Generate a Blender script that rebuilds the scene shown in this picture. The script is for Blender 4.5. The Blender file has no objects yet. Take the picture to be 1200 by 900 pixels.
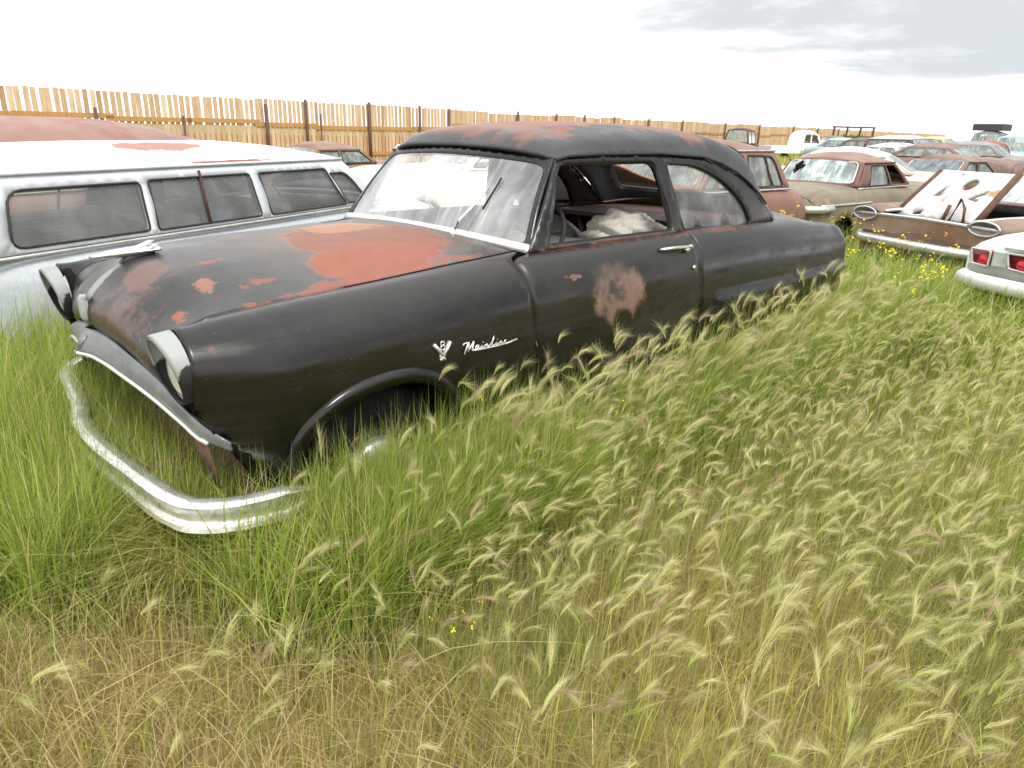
import bpy, bmesh, math, random
import numpy as np
from mathutils import Vector, Matrix
from mathutils.geometry import delaunay_2d_cdt
random.seed(7)
rng = np.random.default_rng(11)
SC = bpy.context.scene
COL = SC.collection
R = math.radians

# ------------------------------------------------------------------ materials
def new_mat(name):
    m = bpy.data.materials.new(name); m.use_nodes = True
    nt = m.node_tree; nt.nodes.clear()
    out = nt.nodes.new('ShaderNodeOutputMaterial')
    return m, nt, out
def N(nt, kind, **kw):
    n = nt.nodes.new(kind)
    for k, v in kw.items():
        if k in n.inputs: n.inputs[k].default_value = v
        else: setattr(n, k, v)
    return n
def sock(nt, to, val):
    if isinstance(val, bpy.types.NodeSocket): nt.links.new(val, to)
    else: to.default_value = val
def math_(nt, op, a, b=0.0, clamp=False):
    n = nt.nodes.new('ShaderNodeMath'); n.operation = op; n.use_clamp = clamp
    sock(nt, n.inputs[0], a); sock(nt, n.inputs[1], b)
    return n.outputs[0]
def mixc(nt, fac, a, b):
    n = nt.nodes.new('ShaderNodeMix'); n.data_type = 'RGBA'
    sock(nt, n.inputs[0], fac)
    for s, v in ((n.inputs[6], a), (n.inputs[7], b)):
        if isinstance(v, tuple): s.default_value = (v[0], v[1], v[2], 1)
        else: nt.links.new(v, s)
    return n.outputs[2]
def mapr(nt, v, a, b, c=0.0, d=1.0, smooth=True):
    n = nt.nodes.new('ShaderNodeMapRange')
    if smooth: n.interpolation_type = 'SMOOTHSTEP'
    sock(nt, n.inputs[0], v)
    n.inputs[1].default_value = a; n.inputs[2].default_value = b
    n.inputs[3].default_value = c; n.inputs[4].default_value = d
    return n.outputs[0]
def noise(nt, vec, scale, detail=4.0, rough=0.55, dist=0.0, off=0.0):
    n = nt.nodes.new('ShaderNodeTexNoise')
    if off:
        a = nt.nodes.new('ShaderNodeVectorMath'); a.operation = 'ADD'
        nt.links.new(vec, a.inputs[0]); a.inputs[1].default_value = (off, off*1.7, off*.6); vec = a.outputs[0]
    nt.links.new(vec, n.inputs['Vector'])
    n.inputs['Scale'].default_value = scale; n.inputs['Detail'].default_value = detail
    n.inputs['Roughness'].default_value = rough; n.inputs['Distortion'].default_value = dist
    return n.outputs['Fac']
def stretch(nt, vec, s):
    n = nt.nodes.new('ShaderNodeVectorMath'); n.operation = 'MULTIPLY'
    nt.links.new(vec, n.inputs[0]); n.inputs[1].default_value = s
    return n.outputs[0]
def patch_mask(nt, vec, c, r, wob=.35, nscale=9.0, edge=.12):
    """blob of worn paint round point c with radii r, with a ragged outline"""
    s = nt.nodes.new('ShaderNodeVectorMath'); s.operation = 'SUBTRACT'
    nt.links.new(vec, s.inputs[0]); s.inputs[1].default_value = c
    d = nt.nodes.new('ShaderNodeVectorMath'); d.operation = 'DIVIDE'
    nt.links.new(s.outputs[0], d.inputs[0]); d.inputs[1].default_value = r
    l = nt.nodes.new('ShaderNodeVectorMath'); l.operation = 'LENGTH'
    nt.links.new(d.outputs[0], l.inputs[0])
    nz = noise(nt, vec, nscale, 7.0, .62, off=c[0]*3+1.3)
    v = math_(nt, 'ADD', l.outputs['Value'], math_(nt, 'MULTIPLY', math_(nt, 'SUBTRACT', nz, .5), wob*4))
    return mapr(nt, v, 1.0+edge, 1.0-edge)
def objvec(nt):
    return nt.nodes.new('ShaderNodeTexCoord').outputs['Object']
def paint(name, c1, c2=None, rough=.5, patches=(), rust=None, spec=.5, nscale=2.5, metal=0.0, chips=None, rvar=.25, bump=.0, coat=0.0, streaky=0.0):
    m, nt, out = new_mat(name)
    vec = objvec(nt)
    c2 = c2 or tuple(x*.8 for x in c1)
    col = mixc(nt, mapr(nt, noise(nt, vec, nscale, 6.0, .6), .3, .7), c1, c2)
    # fine dirt
    col = mixc(nt, mapr(nt, noise(nt, vec, 38.0, 6.0, .7), .45, .8, 0, .35), col, tuple(min(1, x*1.6+.004) for x in c1))
    rgh = mapr(nt, noise(nt, vec, 5.0, 5.0, .6, off=4.0), .3, .7, max(.08, rough-rvar*.5), min(1, rough+rvar*.5))
    sk = noise(nt, stretch(nt, vec, (.8, 1.0, 11.0)), 1.6, 6.0, .6, .2, off=1.7)
    rgh = math_(nt, 'ADD', rgh, mapr(nt, sk, .35, .7, -.07*streaky, .16*streaky))
    if streaky: col = mixc(nt, mapr(nt, sk, .50, .78, 0, .30*streaky), col, tuple(min(1, x*2.2+.014) for x in c1))
    if rust:
        for (rc, rc2, sc, th) in rust:
            a = noise(nt, vec, sc, 8.0, .62, .4, off=sc)
            k = mapr(nt, a, th, th+.07)
            rcol = mixc(nt, noise(nt, vec, sc*6, 4.0), rc, rc2)
            col = mixc(nt, k, col, rcol)
            rgh = math_(nt, 'MAXIMUM', rgh, math_(nt, 'MULTIPLY', k, .75))
    for p in patches:
        k = patch_mask(nt, vec, p[0], p[1], p[4] if len(p) > 4 else .35, p[5] if len(p) > 5 else 9.0, p[6] if len(p) > 6 else .12)
        if len(p) > 7: k = math_(nt, 'MULTIPLY', k, p[7])
        pc = mixc(nt, noise(nt, vec, 14.0, 5.0, .65, off=2.0), p[2], p[3])
        col = mixc(nt, k, col, pc)
        rgh = math_(nt, 'MAXIMUM', rgh, math_(nt, 'MULTIPLY', k, .62))
    if chips:
        v = nt.nodes.new('ShaderNodeTexVoronoi'); v.inputs['Scale'].default_value = chips[1]
        nt.links.new(vec, v.inputs['Vector'])
        k = math_(nt, 'MULTIPLY', mapr(nt, v.outputs['Distance'], chips[2], chips[2]*.5), mapr(nt, noise(nt, vec, 3.0, off=9.0), .5, .6))
        col = mixc(nt, k, col, chips[0])
    b = N(nt, 'ShaderNodeBsdfPrincipled')
    nt.links.new(col, b.inputs['Base Color']); nt.links.new(rgh, b.inputs['Roughness'])
    b.inputs['Metallic'].default_value = metal
    b.inputs['Specular IOR Level'].default_value = spec
    if coat: b.inputs['Coat Weight'].default_value = coat; b.inputs['Coat Roughness'].default_value = .15
    bp = nt.nodes.new('ShaderNodeBump'); bp.inputs['Strength'].default_value = .12+bump; bp.inputs['Distance'].default_value = .02
    hgt = math_(nt, 'ADD', math_(nt, 'MULTIPLY', noise(nt, vec, 2.2, 2.0, .5, off=6), .6), math_(nt, 'MULTIPLY', noise(nt, vec, 60.0, 3.0), .03))
    nt.links.new(hgt, bp.inputs['Height']); nt.links.new(bp.outputs[0], b.inputs['Normal'])
    nt.links.new(b.outputs[0], out.inputs[0])
    return m
def plain(name, c, rough=.6, metal=0.0, spec=.5, var=.2):
    m, nt, out = new_mat(name); vec = objvec(nt)
    col = mixc(nt, mapr(nt, noise(nt, vec, 12.0, 5.0), .3, .7), tuple(x*(1-var) for x in c), tuple(min(1, x*(1+var)) for x in c))
    b = N(nt, 'ShaderNodeBsdfPrincipled'); nt.links.new(col, b.inputs['Base Color'])
    b.inputs['Roughness'].default_value = rough; b.inputs['Metallic'].default_value = metal; b.inputs['Specular IOR Level'].default_value = spec
    nt.links.new(b.outputs[0], out.inputs[0])
    return m
def glass(name, tint=(.85, .9, .88), dust_glare=.18, dust_glare_col=(.75, .76, .74), refl=1.0, streak=True, dvar=.6):
    m, nt, out = new_mat(name); vec = objvec(nt)
    tr = N(nt, 'ShaderNodeBsdfTransparent'); tr.inputs[0].default_value = (*tint, 1)
    df = N(nt, 'ShaderNodeBsdfDiffuse'); df.inputs[0].default_value = (*dust_glare_col, 1)
    gl = N(nt, 'ShaderNodeBsdfGlossy'); gl.inputs['Roughness'].default_value = .03
    fr = N(nt, 'ShaderNodeFresnel', IOR=1.5)
    d = mapr(nt, noise(nt, stretch(nt, vec, (2.0, 3.0, 1.0)), 2.0, 7.0, .6), .3, .75, dust_glare*(1-dvar), dust_glare*(1+dvar))
    if streak:  # pale streaks put windshield glare into the diffuse colour
        d2 = mapr(nt, noise(nt, stretch(nt, vec, (3.0, 14.0, 1.2)), 1.5, 5.0, .55, off=3), .52, .75, 0, dust_glare*1.2)
        d = math_(nt, 'ADD', d, d2)
    m1 = N(nt, 'ShaderNodeMixShader'); nt.links.new(d, m1.inputs[0]); nt.links.new(tr.outputs[0], m1.inputs[1]); nt.links.new(df.outputs[0], m1.inputs[2])
    m2 = N(nt, 'ShaderNodeMixShader'); nt.links.new(math_(nt, 'MULTIPLY', fr.outputs[0], refl), m2.inputs[0])
    nt.links.new(m1.outputs[0], m2.inputs[1]); nt.links.new(gl.outputs[0], m2.inputs[2])
    nt.links.new(m2.outputs[0], out.inputs[0])
    return m

# ------------------------------------------------------------------ objects
def tag(o, label=None, cat=None, group=None, kind=None):
    if label: o['label'] = label
    if cat: o['category'] = cat
    if group: o['group'] = group
    if kind: o['kind'] = kind
    return o
def empty(name, loc=(0, 0, 0), rz=0.0, label=None, cat=None, group=None):
    o = bpy.data.objects.new(name, None); COL.objects.link(o); o.empty_display_size = .2
    o.location = loc; o.rotation_euler = (0, 0, rz)
    return tag(o, label, cat, group)
def mobj(name, verts, faces, mat, parent=None, smooth=True, thick=0.0, label=None, off=-1.0, flipto=None):
    me = bpy.data.meshes.new(name)
    me.from_pydata([tuple(v) for v in verts], [], [tuple(f) for f in faces]); me.update()
    if flipto is not None and len(faces):
        bm = bmesh.new(); bm.from_mesh(me); bm.faces.ensure_lookup_table()
        s = 0.0
        for f in bm.faces:
            s += f.normal.dot(Vector(flipto(f.calc_center_median())))*f.calc_area()
        if s < 0: bmesh.ops.reverse_faces(bm, faces=bm.faces)
        bm.to_mesh(me); bm.free()
    if smooth: me.shade_smooth()
    me.materials.append(mat)
    o = bpy.data.objects.new(name, me); COL.objects.link(o)
    if parent: o.parent = parent
    if thick:
        md = o.modifiers.new('Thickness', 'SOLIDIFY'); md.thickness = thick; md.offset = off; md.use_even_offset = False
    if label: o['label'] = label
    return o
class MB:
    """collects simple shapes into one mesh"""
    def __init__(s): s.v = []; s.f = []
    def add(s, v, f):
        b = len(s.v); s.v += [tuple(x) for x in v]; s.f += [tuple(i+b for i in q) for q in f]; return s
    def box(s, c, d, rz=0.0, M=None):
        v = []
        for x in (-.5, .5):
            for y in (-.5, .5):
                for z in (-.5, .5): v.append(Vector((x*d[0], y*d[1], z*d[2])))
        if rz: v = [Matrix.Rotation(rz, 3, 'Z') @ p for p in v]
        if M is not None: v = [M @ p for p in v]
        v = [p+Vector(c) for p in v]
        return s.add(v, [(0, 1, 3, 2), (4, 6, 7, 5), (0, 4, 5, 1), (2, 3, 7, 6), (0, 2, 6, 4), (1, 5, 7, 3)])
    def tube(s, pts, r, n=8, cap=True, flat=1.0):
        pts = [Vector(p) for p in pts]; rs = r if isinstance(r, (list, tuple)) else [r]*len(pts)
        rings = []
        for i, p in enumerate(pts):
            t = (pts[min(i+1, len(pts)-1)]-pts[max(i-1, 0)]).normalized()
            up = Vector((0, 0, 1)) if abs(t.z) < .9 else Vector((1, 0, 0))
            a = t.cross(up).normalized(); b = a.cross(t).normalized()
            rings.append([p+(a*math.cos(2*math.pi*k/n)+b*math.sin(2*math.pi*k/n)*flat)*rs[i] for k in range(n)])
        v = [q for g in rings for q in g]; f = []
        for i in range(len(rings)-1):
            for k in range(n): f.append((i*n+k, i*n+(k+1) % n, (i+1)*n+(k+1) % n, (i+1)*n+k))
        if cap: f.append(tuple(range(n-1, -1, -1))); f.append(tuple((len(rings)-1)*n+k for k in range(n)))
        return s.add(v, f)
    def lathe(s, prof, c, axis='Y', n=32, sgn=1):
        """prof: list of (radius, offset along the axis)"""
        v = []; f = []
        for (r, h) in prof:
            for k in range(n):
                a = 2*math.pi*k/n
                if axis == 'Y': v.append((c[0]+r*math.cos(a), c[1]+h*sgn, c[2]+r*math.sin(a)))
                elif axis == 'X': v.append((c[0]+h*sgn, c[1]+r*math.cos(a), c[2]+r*math.sin(a)))
                else: v.append((c[0]+r*math.cos(a), c[1]+r*math.sin(a), c[2]+h))
        for i in range(len(prof)-1):
            for k in range(n): f.append((i*n+k, i*n+(k+1) % n, (i+1)*n+(k+1) % n, (i+1)*n+k))
        return s.add(v, f)
    def torus(s, c, R0, r0, normal=(0, 0, 1), n=32, m=8):
        q = Vector(normal).normalized().to_track_quat('Z', 'Y'); v = []; f = []
        for i in range(n):
            a = 2*math.pi*i/n
            for j in range(m):
                b = 2*math.pi*j/m
                v.append(q @ Vector(((R0+r0*math.cos(b))*math.cos(a), (R0+r0*math.cos(b))*math.sin(a), r0*math.sin(b)))+Vector(c))
        for i in range(n):
            for j in range(m): f.append((i*m+j, ((i+1) % n)*m+j, ((i+1) % n)*m+(j+1) % m, i*m+(j+1) % m))
        return s.add(v, f)
    def build(s, name, mat, parent=None, smooth=False, thick=0.0, label=None):
        return mobj(name, s.v, s.f, mat, parent, smooth, thick, label)

# ------------------------------------------------------------------ splines, lofts, trimmed panels
def hermite(xs, ys, x):
    """C1 cubic through points, monotone-limited"""
    xs = np.asarray(xs, float); ys = np.asarray(ys, float); x = np.asarray(x, float)
    h = np.diff(xs); d = np.diff(ys)/h; m = np.empty_like(ys)
    m[1:-1] = (d[:-1]*h[1:]+d[1:]*h[:-1])/(h[:-1]+h[1:]); m[0] = d[0]; m[-1] = d[-1]
    i = np.clip(np.searchsorted(xs, x)-1, 0, len(xs)-2)
    t = np.clip((x-xs[i])/h[i], 0, 1); t2 = t*t; t3 = t2*t
    return ys[i]*(2*t3-3*t2+1)+m[i]*h[i]*(t3-2*t2+t)+ys[i+1]*(3*t2-2*t3)+m[i+1]*h[i]*(t3-t2)
class Loft:
    """control grid rows (along u) x columns (t) of 3D points"""
    def __init__(s, us, rows, ts=None):
        s.us = np.array(us, float); s.P = np.array(rows, float)
        s.ts = np.arange(s.P.shape[1], dtype=float) if ts is None else np.array(ts, float)
    def pt(s, u, t):
        q = np.stack([np.array([hermite(s.us, s.P[:, j, k], u) for k in range(3)]) for j in range(s.P.shape[1])])
        return Vector([float(hermite(s.ts, q[:, k], t)) for k in range(3)])
    def t_at_z(s, u, z):
        lo, hi = s.ts[1], s.ts[-1]
        q = np.array([hermite(s.us, s.P[:, j, 2], u) for j in range(s.P.shape[1])])
        for _ in range(26):
            mid = (lo+hi)/2
            if hermite(s.ts, q, mid) > z: lo = mid
            else: hi = mid
        return (lo+hi)/2
def densify(poly, step):
    out = []
    for i, a in enumerate(poly):
        b = poly[(i+1) % len(poly)]
        L = math.dist(a, b); n = max(1, int(math.ceil(L/step)))
        for k in range(n): out.append((a[0]+(b[0]-a[0])*k/n, a[1]+(b[1]-a[1])*k/n))
    return out
def smooth_poly(poly, r=.35, it=2):
    for _ in range(it):
        q = []
        for i, a in enumerate(poly):
            b = poly[(i+1) % len(poly)]
            q.append((a[0]*(1-.25)+b[0]*.25, a[1]*.75+b[1]*.25)); q.append((a[0]*.25+b[0]*.75, a[1]*.25+b[1]*.75))
        poly = q
    return poly
def round_poly(poly, r, n=5):
    out = []; m = len(poly)
    rr = r if isinstance(r, (list, tuple)) else [r]*m
    for i in range(m):
        p = Vector(poly[i]); a = Vector(poly[i-1])-p; b = Vector(poly[(i+1) % m])-p
        k = min(rr[i], a.length*.48, b.length*.48)
        pa = p+a.normalized()*k; pb = p+b.normalized()*k
        if rr[i] <= 0: out.append(tuple(p)); continue
        for j in range(n+1):
            t = j/n; out.append(tuple(pa*(1-t)**2+p*2*t*(1-t)+pb*t*t))
    return out
def inside(pt, poly):
    x, y = pt; c = False; n = len(poly); j = n-1
    for i in range(n):
        xi, yi = poly[i]; xj, yj = poly[j]
        if (yi > y) != (yj > y) and x < (xj-xi)*(y-yi)/(yj-yi)+xi: c = not c
        j = i
    return c
def cdt(outer, holes=(), step=.05, extra=()):
    """triangulated region with holes -> 2D verts, tris"""
    loops = [densify(outer, step)]+[densify(h, step) for h in holes]
    V = []; E = []
    for lp in loops:
        b = len(V); V += lp; E += [(b+i, b+(i+1) % len(lp)) for i in range(len(lp))]
    bpts = np.array(V)
    xs = [p[0] for p in outer]; ys = [p[1] for p in outer]
    gx = np.arange(min(xs)+step*.5, max(xs), step); gy = np.arange(min(ys)+step*.43, max(ys), step)
    for i, x in enumerate(gx):
        for y in gy:
            p = (float(x), float(y+(step*.5 if i % 2 else 0)))
            if inside(p, loops[0]) and not any(inside(p, h) for h in loops[1:]) and np.min(np.abs(bpts-p).max(1)) > step*.45: V.append(p)
    V += list(extra)
    r = delaunay_2d_cdt([Vector(p) for p in V], E, [], 0, 1e-6)
    vo = [(p.x, p.y) for p in r[0]]; T = []
    for f in r[2]:
        c = (sum(vo[i][0] for i in f)/len(f), sum(vo[i][1] for i in f)/len(f))
        if inside(c, loops[0]) and not any(inside(c, h) for h in loops[1:]): T.append(tuple(f))
    return vo, T
def panel(name, fn, outer, holes, mat, parent, step=.05, thick=.012, sx=1.0, sy=1.0, out=None, smooth=True, label=None):
    """trimmed surface: fn maps 2D -> 3D; sx, sy make the domain roughly metric"""
    o2 = [(a*sx, b*sy) for a, b in outer]; h2 = [[(a*sx, b*sy) for a, b in h] for h in holes]
    v2, T = cdt(o2, h2, step)
    v3 = [fn(a/sx, b/sy) for a, b in v2]
    return mobj(name, v3, T, mat, parent, smooth, thick, label, flipto=out or (lambda c: (0, c.y, c.z-.6)))
def grid(name, fn, us, ts, mat, parent, thick=0.0, out=None, smooth=True, label=None):
    v = [fn(u, t) for u in us for t in ts]; n = len(ts); f = []
    for i in range(len(us)-1):
        for j in range(n-1): f.append((i*n+j, i*n+j+1, (i+1)*n+j+1, (i+1)*n+j))
    return mobj(name, v, f, mat, parent, smooth, thick, label, flipto=out)
def lin(a, b, n): return [a+(b-a)*i/(n-1) for i in range(n)]
def strip(name, A, B, mat, parent, thick=.01, out=None, label=None):
    """ribbon between two polylines"""
    n = len(A); return mobj(name, list(A)+list(B), [(i, i+1, n+i+1, n+i) for i in range(n-1)], mat, parent, True, thick, label, flipto=out)
# ================================================================== the black two-door sedan
BLK = (.0032, .0028, .0024); GRY = (.05, .052, .05)
RED = (.20, .05, .028); RED2 = (.26, .095, .055); TAN = (.2, .17, .13)
hero_paint = paint('worn_black_paint', BLK, (.0056, .0050, .0043), rough=.24, spec=.5, nscale=2.2, rvar=.22, streaky=1.0, bump=.05, chips=((.35, .3, .27), 34.0, .05),
    rust=[((.12, .035, .018), (.2, .075, .04), 9.0, .71)],
    patches=[((1.36, -.9, .825), (.185, .3, .118), (.05, .032, .027), (.34, .20, .155), .55, 8.0, .30, .85),   # round bare patch on the door
             ((1.32, -.9, .825), (.06, .3, .045), BLK, (.03, .03, .03), 1.2, 14.0, .5, .8),
             ((1.05, -.9, .93), (.05, .3, .01), (.3, .2, .16), (.3, .1, .06), 1.2, 30.0, .2, .8),
             ((1.75, -.9, .60), (.3, .3, .10), (.022, .022, .02), (.035, .035, .03), .8, 7.0, .6, .6),
             ((1.6, -.84, 1.02), (3.2, .35, .12), (.024, .022, .019), (.040, .037, .032), .6, 3.0, .7, .6),   # sun-chalked shoulder
             ((1.45, -.80, 1.046), (.62, .09, .010), RED, RED2, 1.4, 12.0, .7, .35),
             ((2.4, -.78, 1.037), (.36, .09, .010), RED, RED2, 1.3, 12.0, .6, .4)])
hood_paint = paint('worn_black_hood_paint', BLK, (.020, .021, .019), rough=.30, spec=.5, nscale=2.0, rvar=.25, chips=((.3, .16, .1), 26.0, .07),
    patches=[((.25, .05, 1.05), (.85, .85, .5), (.052, .050, .046), (.092, .089, .082), .40, 2.6, .6, .75),  # bleached grey
             ((.36, -.16, 1.08), (.48, .60, .4), (.085, .062, .045), (.13, .10, .07), .45, 4.0, .35, .75),
             ((.36, -.22, 1.08), (.35, .37, .4), (.135, .042, .026), (.26, .115, .065), .26, 4.5, .10),
             ((.24, -.50, 1.08), (.27, .19, .4), RED, (.27, .11, .06), .35, 5.0, .14),
             ((.40, .05, 1.08), (.18, .16, .4), (.36, .13, .06), (.30, .20, .10), .5, 9.0, .2, .8),
             ((.35, .60, 1.04), (.62, .10, .4), (.19, .07, .045), (.27, .13, .085), .5, 6.0, .3, .85),
             ((-.05, .61, 1.0), (.34, .07, .4), (.14, .05, .035), (.20, .10, .07), .5, 8.0, .3, .7),
             ((.15, -.655, 1.0), (.5, .035, .4), RED, RED2, 1.0, 12.0, .3, .8),
             ((-.435, -.43, 1.02), (.036, .030, .3), (.17, .055, .032), (.34, .17, .12), 1.0, 26.0, .35),
             ((-.57, -.52, .97), (.016, .034, .3), RED, (.3, .12, .07), 1.2, 30.0, .3),
             ((-.27, -.50, 1.05), (.05, .02, .3), RED, RED2, 1.3, 30.0, .2, .8),
             ((-.36, -.28, 1.05), (.05, .02, .3), RED, RED2, 1.3, 30.0, .2, .8),
             ((-.56, -.21, 1.03), (.09, .09, .2), (.2, .09, .075), (.12, .07, .06), .8, 16.0, .3, .8),
             ((-.69, -.26, .86), (.09, .17, .10), (.012, .010, .009), (.26, .13, .11), 1.3, 30.0, .5, .55),
             ((-.66, 0, .96), (.12, .030, .10), (.22, .225, .21), (.3, .3, .28), .25, 12.0, .2, .9)])
roof_paint = paint('worn_black_roof_paint', (.022, .024, .026), (.05, .053, .055), rough=.45, spec=.5, nscale=1.6, rvar=.2,
    patches=[((1.72, -.02, 1.6), (.42, .34, .3), RED, (.34, .13, .075), .6, 3.4, .25, .9),
             ((2.45, -.30, 1.55), (.55, .24, .3), (.20, .065, .04), RED2, .6, 4.0, .3, .85), ((1.55, -.30, 1.56), (.14, .12, .3), (.20, .065, .04), RED2, .7, 8.0, .3, .7),
             ((1.30, .05, 1.54), (.18, .30, .2), RED, RED2, .55, 4.5, .3, .75),
             ((1.28, -.05, 1.55), (.16, .42, .1), (.16, .055, .035), (.22, .10, .065), .7, 6.0, .35, .8),
             ((1.36, -.42, 1.52), (.13, .035, .1), RED, RED2, .5, 9.0, .15),
             ((3.1, -.62, 1.13), (.05, .1, .05), (.3, .12, .05), RED2, .8, 14.0, .2, .8)])
deck_paint = paint('worn_deck_paint', (.10, .075, .06), (.16, .12, .10), rough=.45, nscale=2.0, rust=[(RED, RED2, 4.0, .58)])
inner_paint = paint('old_inner_paint', (.035, .022, .018), (.085, .03, .022), rough=.75, nscale=3.0)
black_rub = plain('black_rubber', (.012, .012, .012), .7)
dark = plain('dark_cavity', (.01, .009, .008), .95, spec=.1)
chrome = paint('old_chrome', (.78, .78, .77), (.62, .62, .6), rough=.22, metal=1.0, rvar=.15, nscale=9.0, rust=[((.16, .09, .05), (.3, .2, .12), 30.0, .71)])
white_metal = paint('pale_bright_metal', (.72, .72, .70), (.60, .60, .58), rough=.3, metal=.6, nscale=9.0, rvar=.2)
primer = paint('grey_primer', (.25, .27, .265), (.33, .35, .34), rough=.6, nscale=5.0, rust=[((.1, .1, .1), (.05, .05, .05), 8.0, .66)])
bezel_paint = paint('two_tone_bezel_paint', (.24, .26, .255), (.32, .34, .33), rough=.55, nscale=4.0,
    patches=[((-.655, -.72, .735), (.052, .2, .115), BLK, (.02, .02, .02), .25, 12.0, .05), ((-.655, .72, .735), (.052, .2, .115), BLK, (.02, .02, .02), .25, 12.0, .05)])
grille_paint = paint('dull_grille_bar_paint', (.13, .14, .145), (.2, .21, .21), rough=.32, metal=.35, nscale=6.0, rust=[((.1, .06, .04), (.17, .1, .07), 14.0, .68)])
rustm = paint('brown_rust', (.075, .04, .027), (.15, .07, .042), rough=.85, nscale=8.0)
seat_vinyl = paint('grey_seat_vinyl', (.07, .075, .07), (.11, .11, .1), rough=.5, nscale=6.0)
seat_cloth = paint('pale_seat_cloth', (.42, .4, .34), (.52, .5, .44), rough=.95, nscale=16.0)
dusty_glass = glass('dusty_glass', (.86, .90, .88), .16, (.7, .72, .7), 1.0, False)
ws_glass = glass('windshield_glass', (.88, .91, .90), .20, (.84, .86, .86), 2.2)  # real dust, thickened and streaked to paint in whitish glare
lens_glass = plain('headlamp_lens', (.72, .72, .68), .12, .3)

hero = empty('old_black_sedan', (0, 0, 0), 0, 'worn matt black two-door sedan with red primer patches, in tall grass nearest the camera', 'car')

# hood: nose lip to cowl, centre to seam (y is lateral, mirrored)
hrows = [
 [(-.722,0,.798),(-.700,.17,.794),(-.688,.30,.778),(-.668,.46,.725),(-.648,.575,.675)],
 [(-.737,0,.860),(-.716,.17,.855),(-.700,.30,.838),(-.680,.46,.79),(-.650,.585,.765)],
 [(-.718,0,.925),(-.694,.17,.918),(-.676,.30,.905),(-.648,.46,.862),(-.632,.60,.85)],
 [(-.665,0,.985),(-.640,.17,.975),(-.620,.30,.962),(-.595,.47,.913),(-.600,.628,.905)],
 [(-.590,0,1.035),(-.565,.17,1.025),(-.545,.31,1.01),(-.530,.49,.952),(-.540,.645,.933)],
 [(-.46,0,1.066),(-.45,.17,1.058),(-.44,.32,1.038),(-.44,.51,.978),(-.44,.655,.95)],
 [(-.22,0,1.085),(-.22,.18,1.078),(-.22,.34,1.058),(-.22,.54,1.004),(-.22,.668,.970)],
 [(.12,0,1.096),(.12,.18,1.090),(.12,.35,1.073),(.12,.555,1.028),(.12,.682,.993)],
 [(.45,0,1.100),(.45,.19,1.095),(.45,.36,1.081),(.45,.57,1.046),(.45,.693,1.018)],
 [(.755,0,1.098),(.762,.19,1.094),(.775,.37,1.083),(.80,.575,1.060),(.845,.705,1.044)]]
HL = Loft([0, .055, .12, .20, .28, .42, .66, 1.0, 1.33, 1.65], hrows)
def hood_fn(u, t):
    s = -1 if t >= 0 else 1
    p = HL.pt(u, abs(t)); return Vector((p.x, s*p.y, p.z))
us = lin(0, .3, 14)+lin(.33, 1.65, 34)
grid('hood', hood_fn, us, lin(-4, 4, 49), hood_paint, hero, .012, out=lambda c: (-.5, 0, 1))

seamP = [HL.pt(u, 4.0) for u in lin(.06, 1.65, 120)]
def seam(x):
    return float(np.interp(x, [p.x for p in seamP], [p.y for p in seamP])), float(np.interp(x, [p.x for p in seamP], [p.z for p in seamP]))
hood_gaps = []
for s in (-1, 1):
    b = MB(); b.tube([(p.x, s*p.y, p.z+.001) for p in seamP if p.x > -.02], .0028, 6); hood_gaps.append(b)
# body side stations: seam, crest, shoulder, upper, mid, low, skirt, rocker
st = {
 -.66:[None,(.700,.938),(.790,.892),(.828,.81),(.815,.70),(.795,.60),(.77,.48),(.74,.36)],
 -.45:[None,(.735,.957),(.815,.912),(.868,.83),(.882,.72),(.872,.60),(.85,.46),(.83,.33)],
 -.25:[None,(.750,.975),(.830,.926),(.882,.84),(.900,.72),(.895,.59),(.875,.44),(.86,.29)],
  .12:[None,(.765,.995),(.842,.942),(.893,.855),(.912,.72),(.908,.58),(.893,.42),(.875,.27)],
  .45:[None,(.775,1.018),(.850,.962),(.896,.865),(.913,.72),(.908,.57),(.893,.41),(.872,.25)],
  .84:[(.705,1.044),(.785,1.036),(.855,.980),(.897,.87),(.912,.72),(.906,.56),(.890,.40),(.865,.24)],
 1.30:[(.700,1.050),(.785,1.042),(.857,.987),(.897,.87),(.911,.72),(.906,.56),(.890,.40),(.865,.24)],
 1.90:[(.700,1.055),(.785,1.046),(.857,.990),(.896,.87),(.910,.72),(.906,.56),(.890,.40),(.865,.24)],
 2.50:[(.690,1.055),(.780,1.046),(.853,.988),(.893,.87),(.907,.72),(.906,.56),(.890,.40),(.865,.24)],
 3.00:[(.640,1.050),(.762,1.030),(.845,.972),(.888,.86),(.903,.72),(.903,.56),(.888,.40),(.86,.25)],
 3.40:[(.620,1.020),(.755,.998),(.832,.945),(.876,.85),(.893,.72),(.893,.57),(.875,.42),(.85,.29)],
 3.88:[(.600,.965),(.745,.958),(.812,.910),(.855,.83),(.870,.71),(.868,.58),(.845,.45),(.82,.34)],
 4.10:[(.590,.925),(.735,.925),(.795,.882),(.830,.81),(.842,.70),(.836,.59),(.81,.48),(.79,.40)],
 4.20:[(.580,.865),(.700,.868),(.745,.835),(.772,.78),(.785,.70),(.78,.61),(.76,.52),(.74,.45)]}
def _mid(u):
    ks = sorted(st); return [None]+[tuple(float(hermite(ks, np.array([st[k][j][q] for k in ks]), u)) for q in (0, 1)) for j in range(1, 8)]
for u in (-.60, -.55, -.50, -.35, -.06, .28, .64): st[u] = _mid(u)
us_ = sorted(st); rows = []
for u in us_:
    r = st[u]
    if r[0] is None or u < .9: r = [seam(u)]+r[1:]
    rows.append([(u, a, b) for a, b in r])
SL = Loft(us_, rows)
TS = .17
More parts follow.
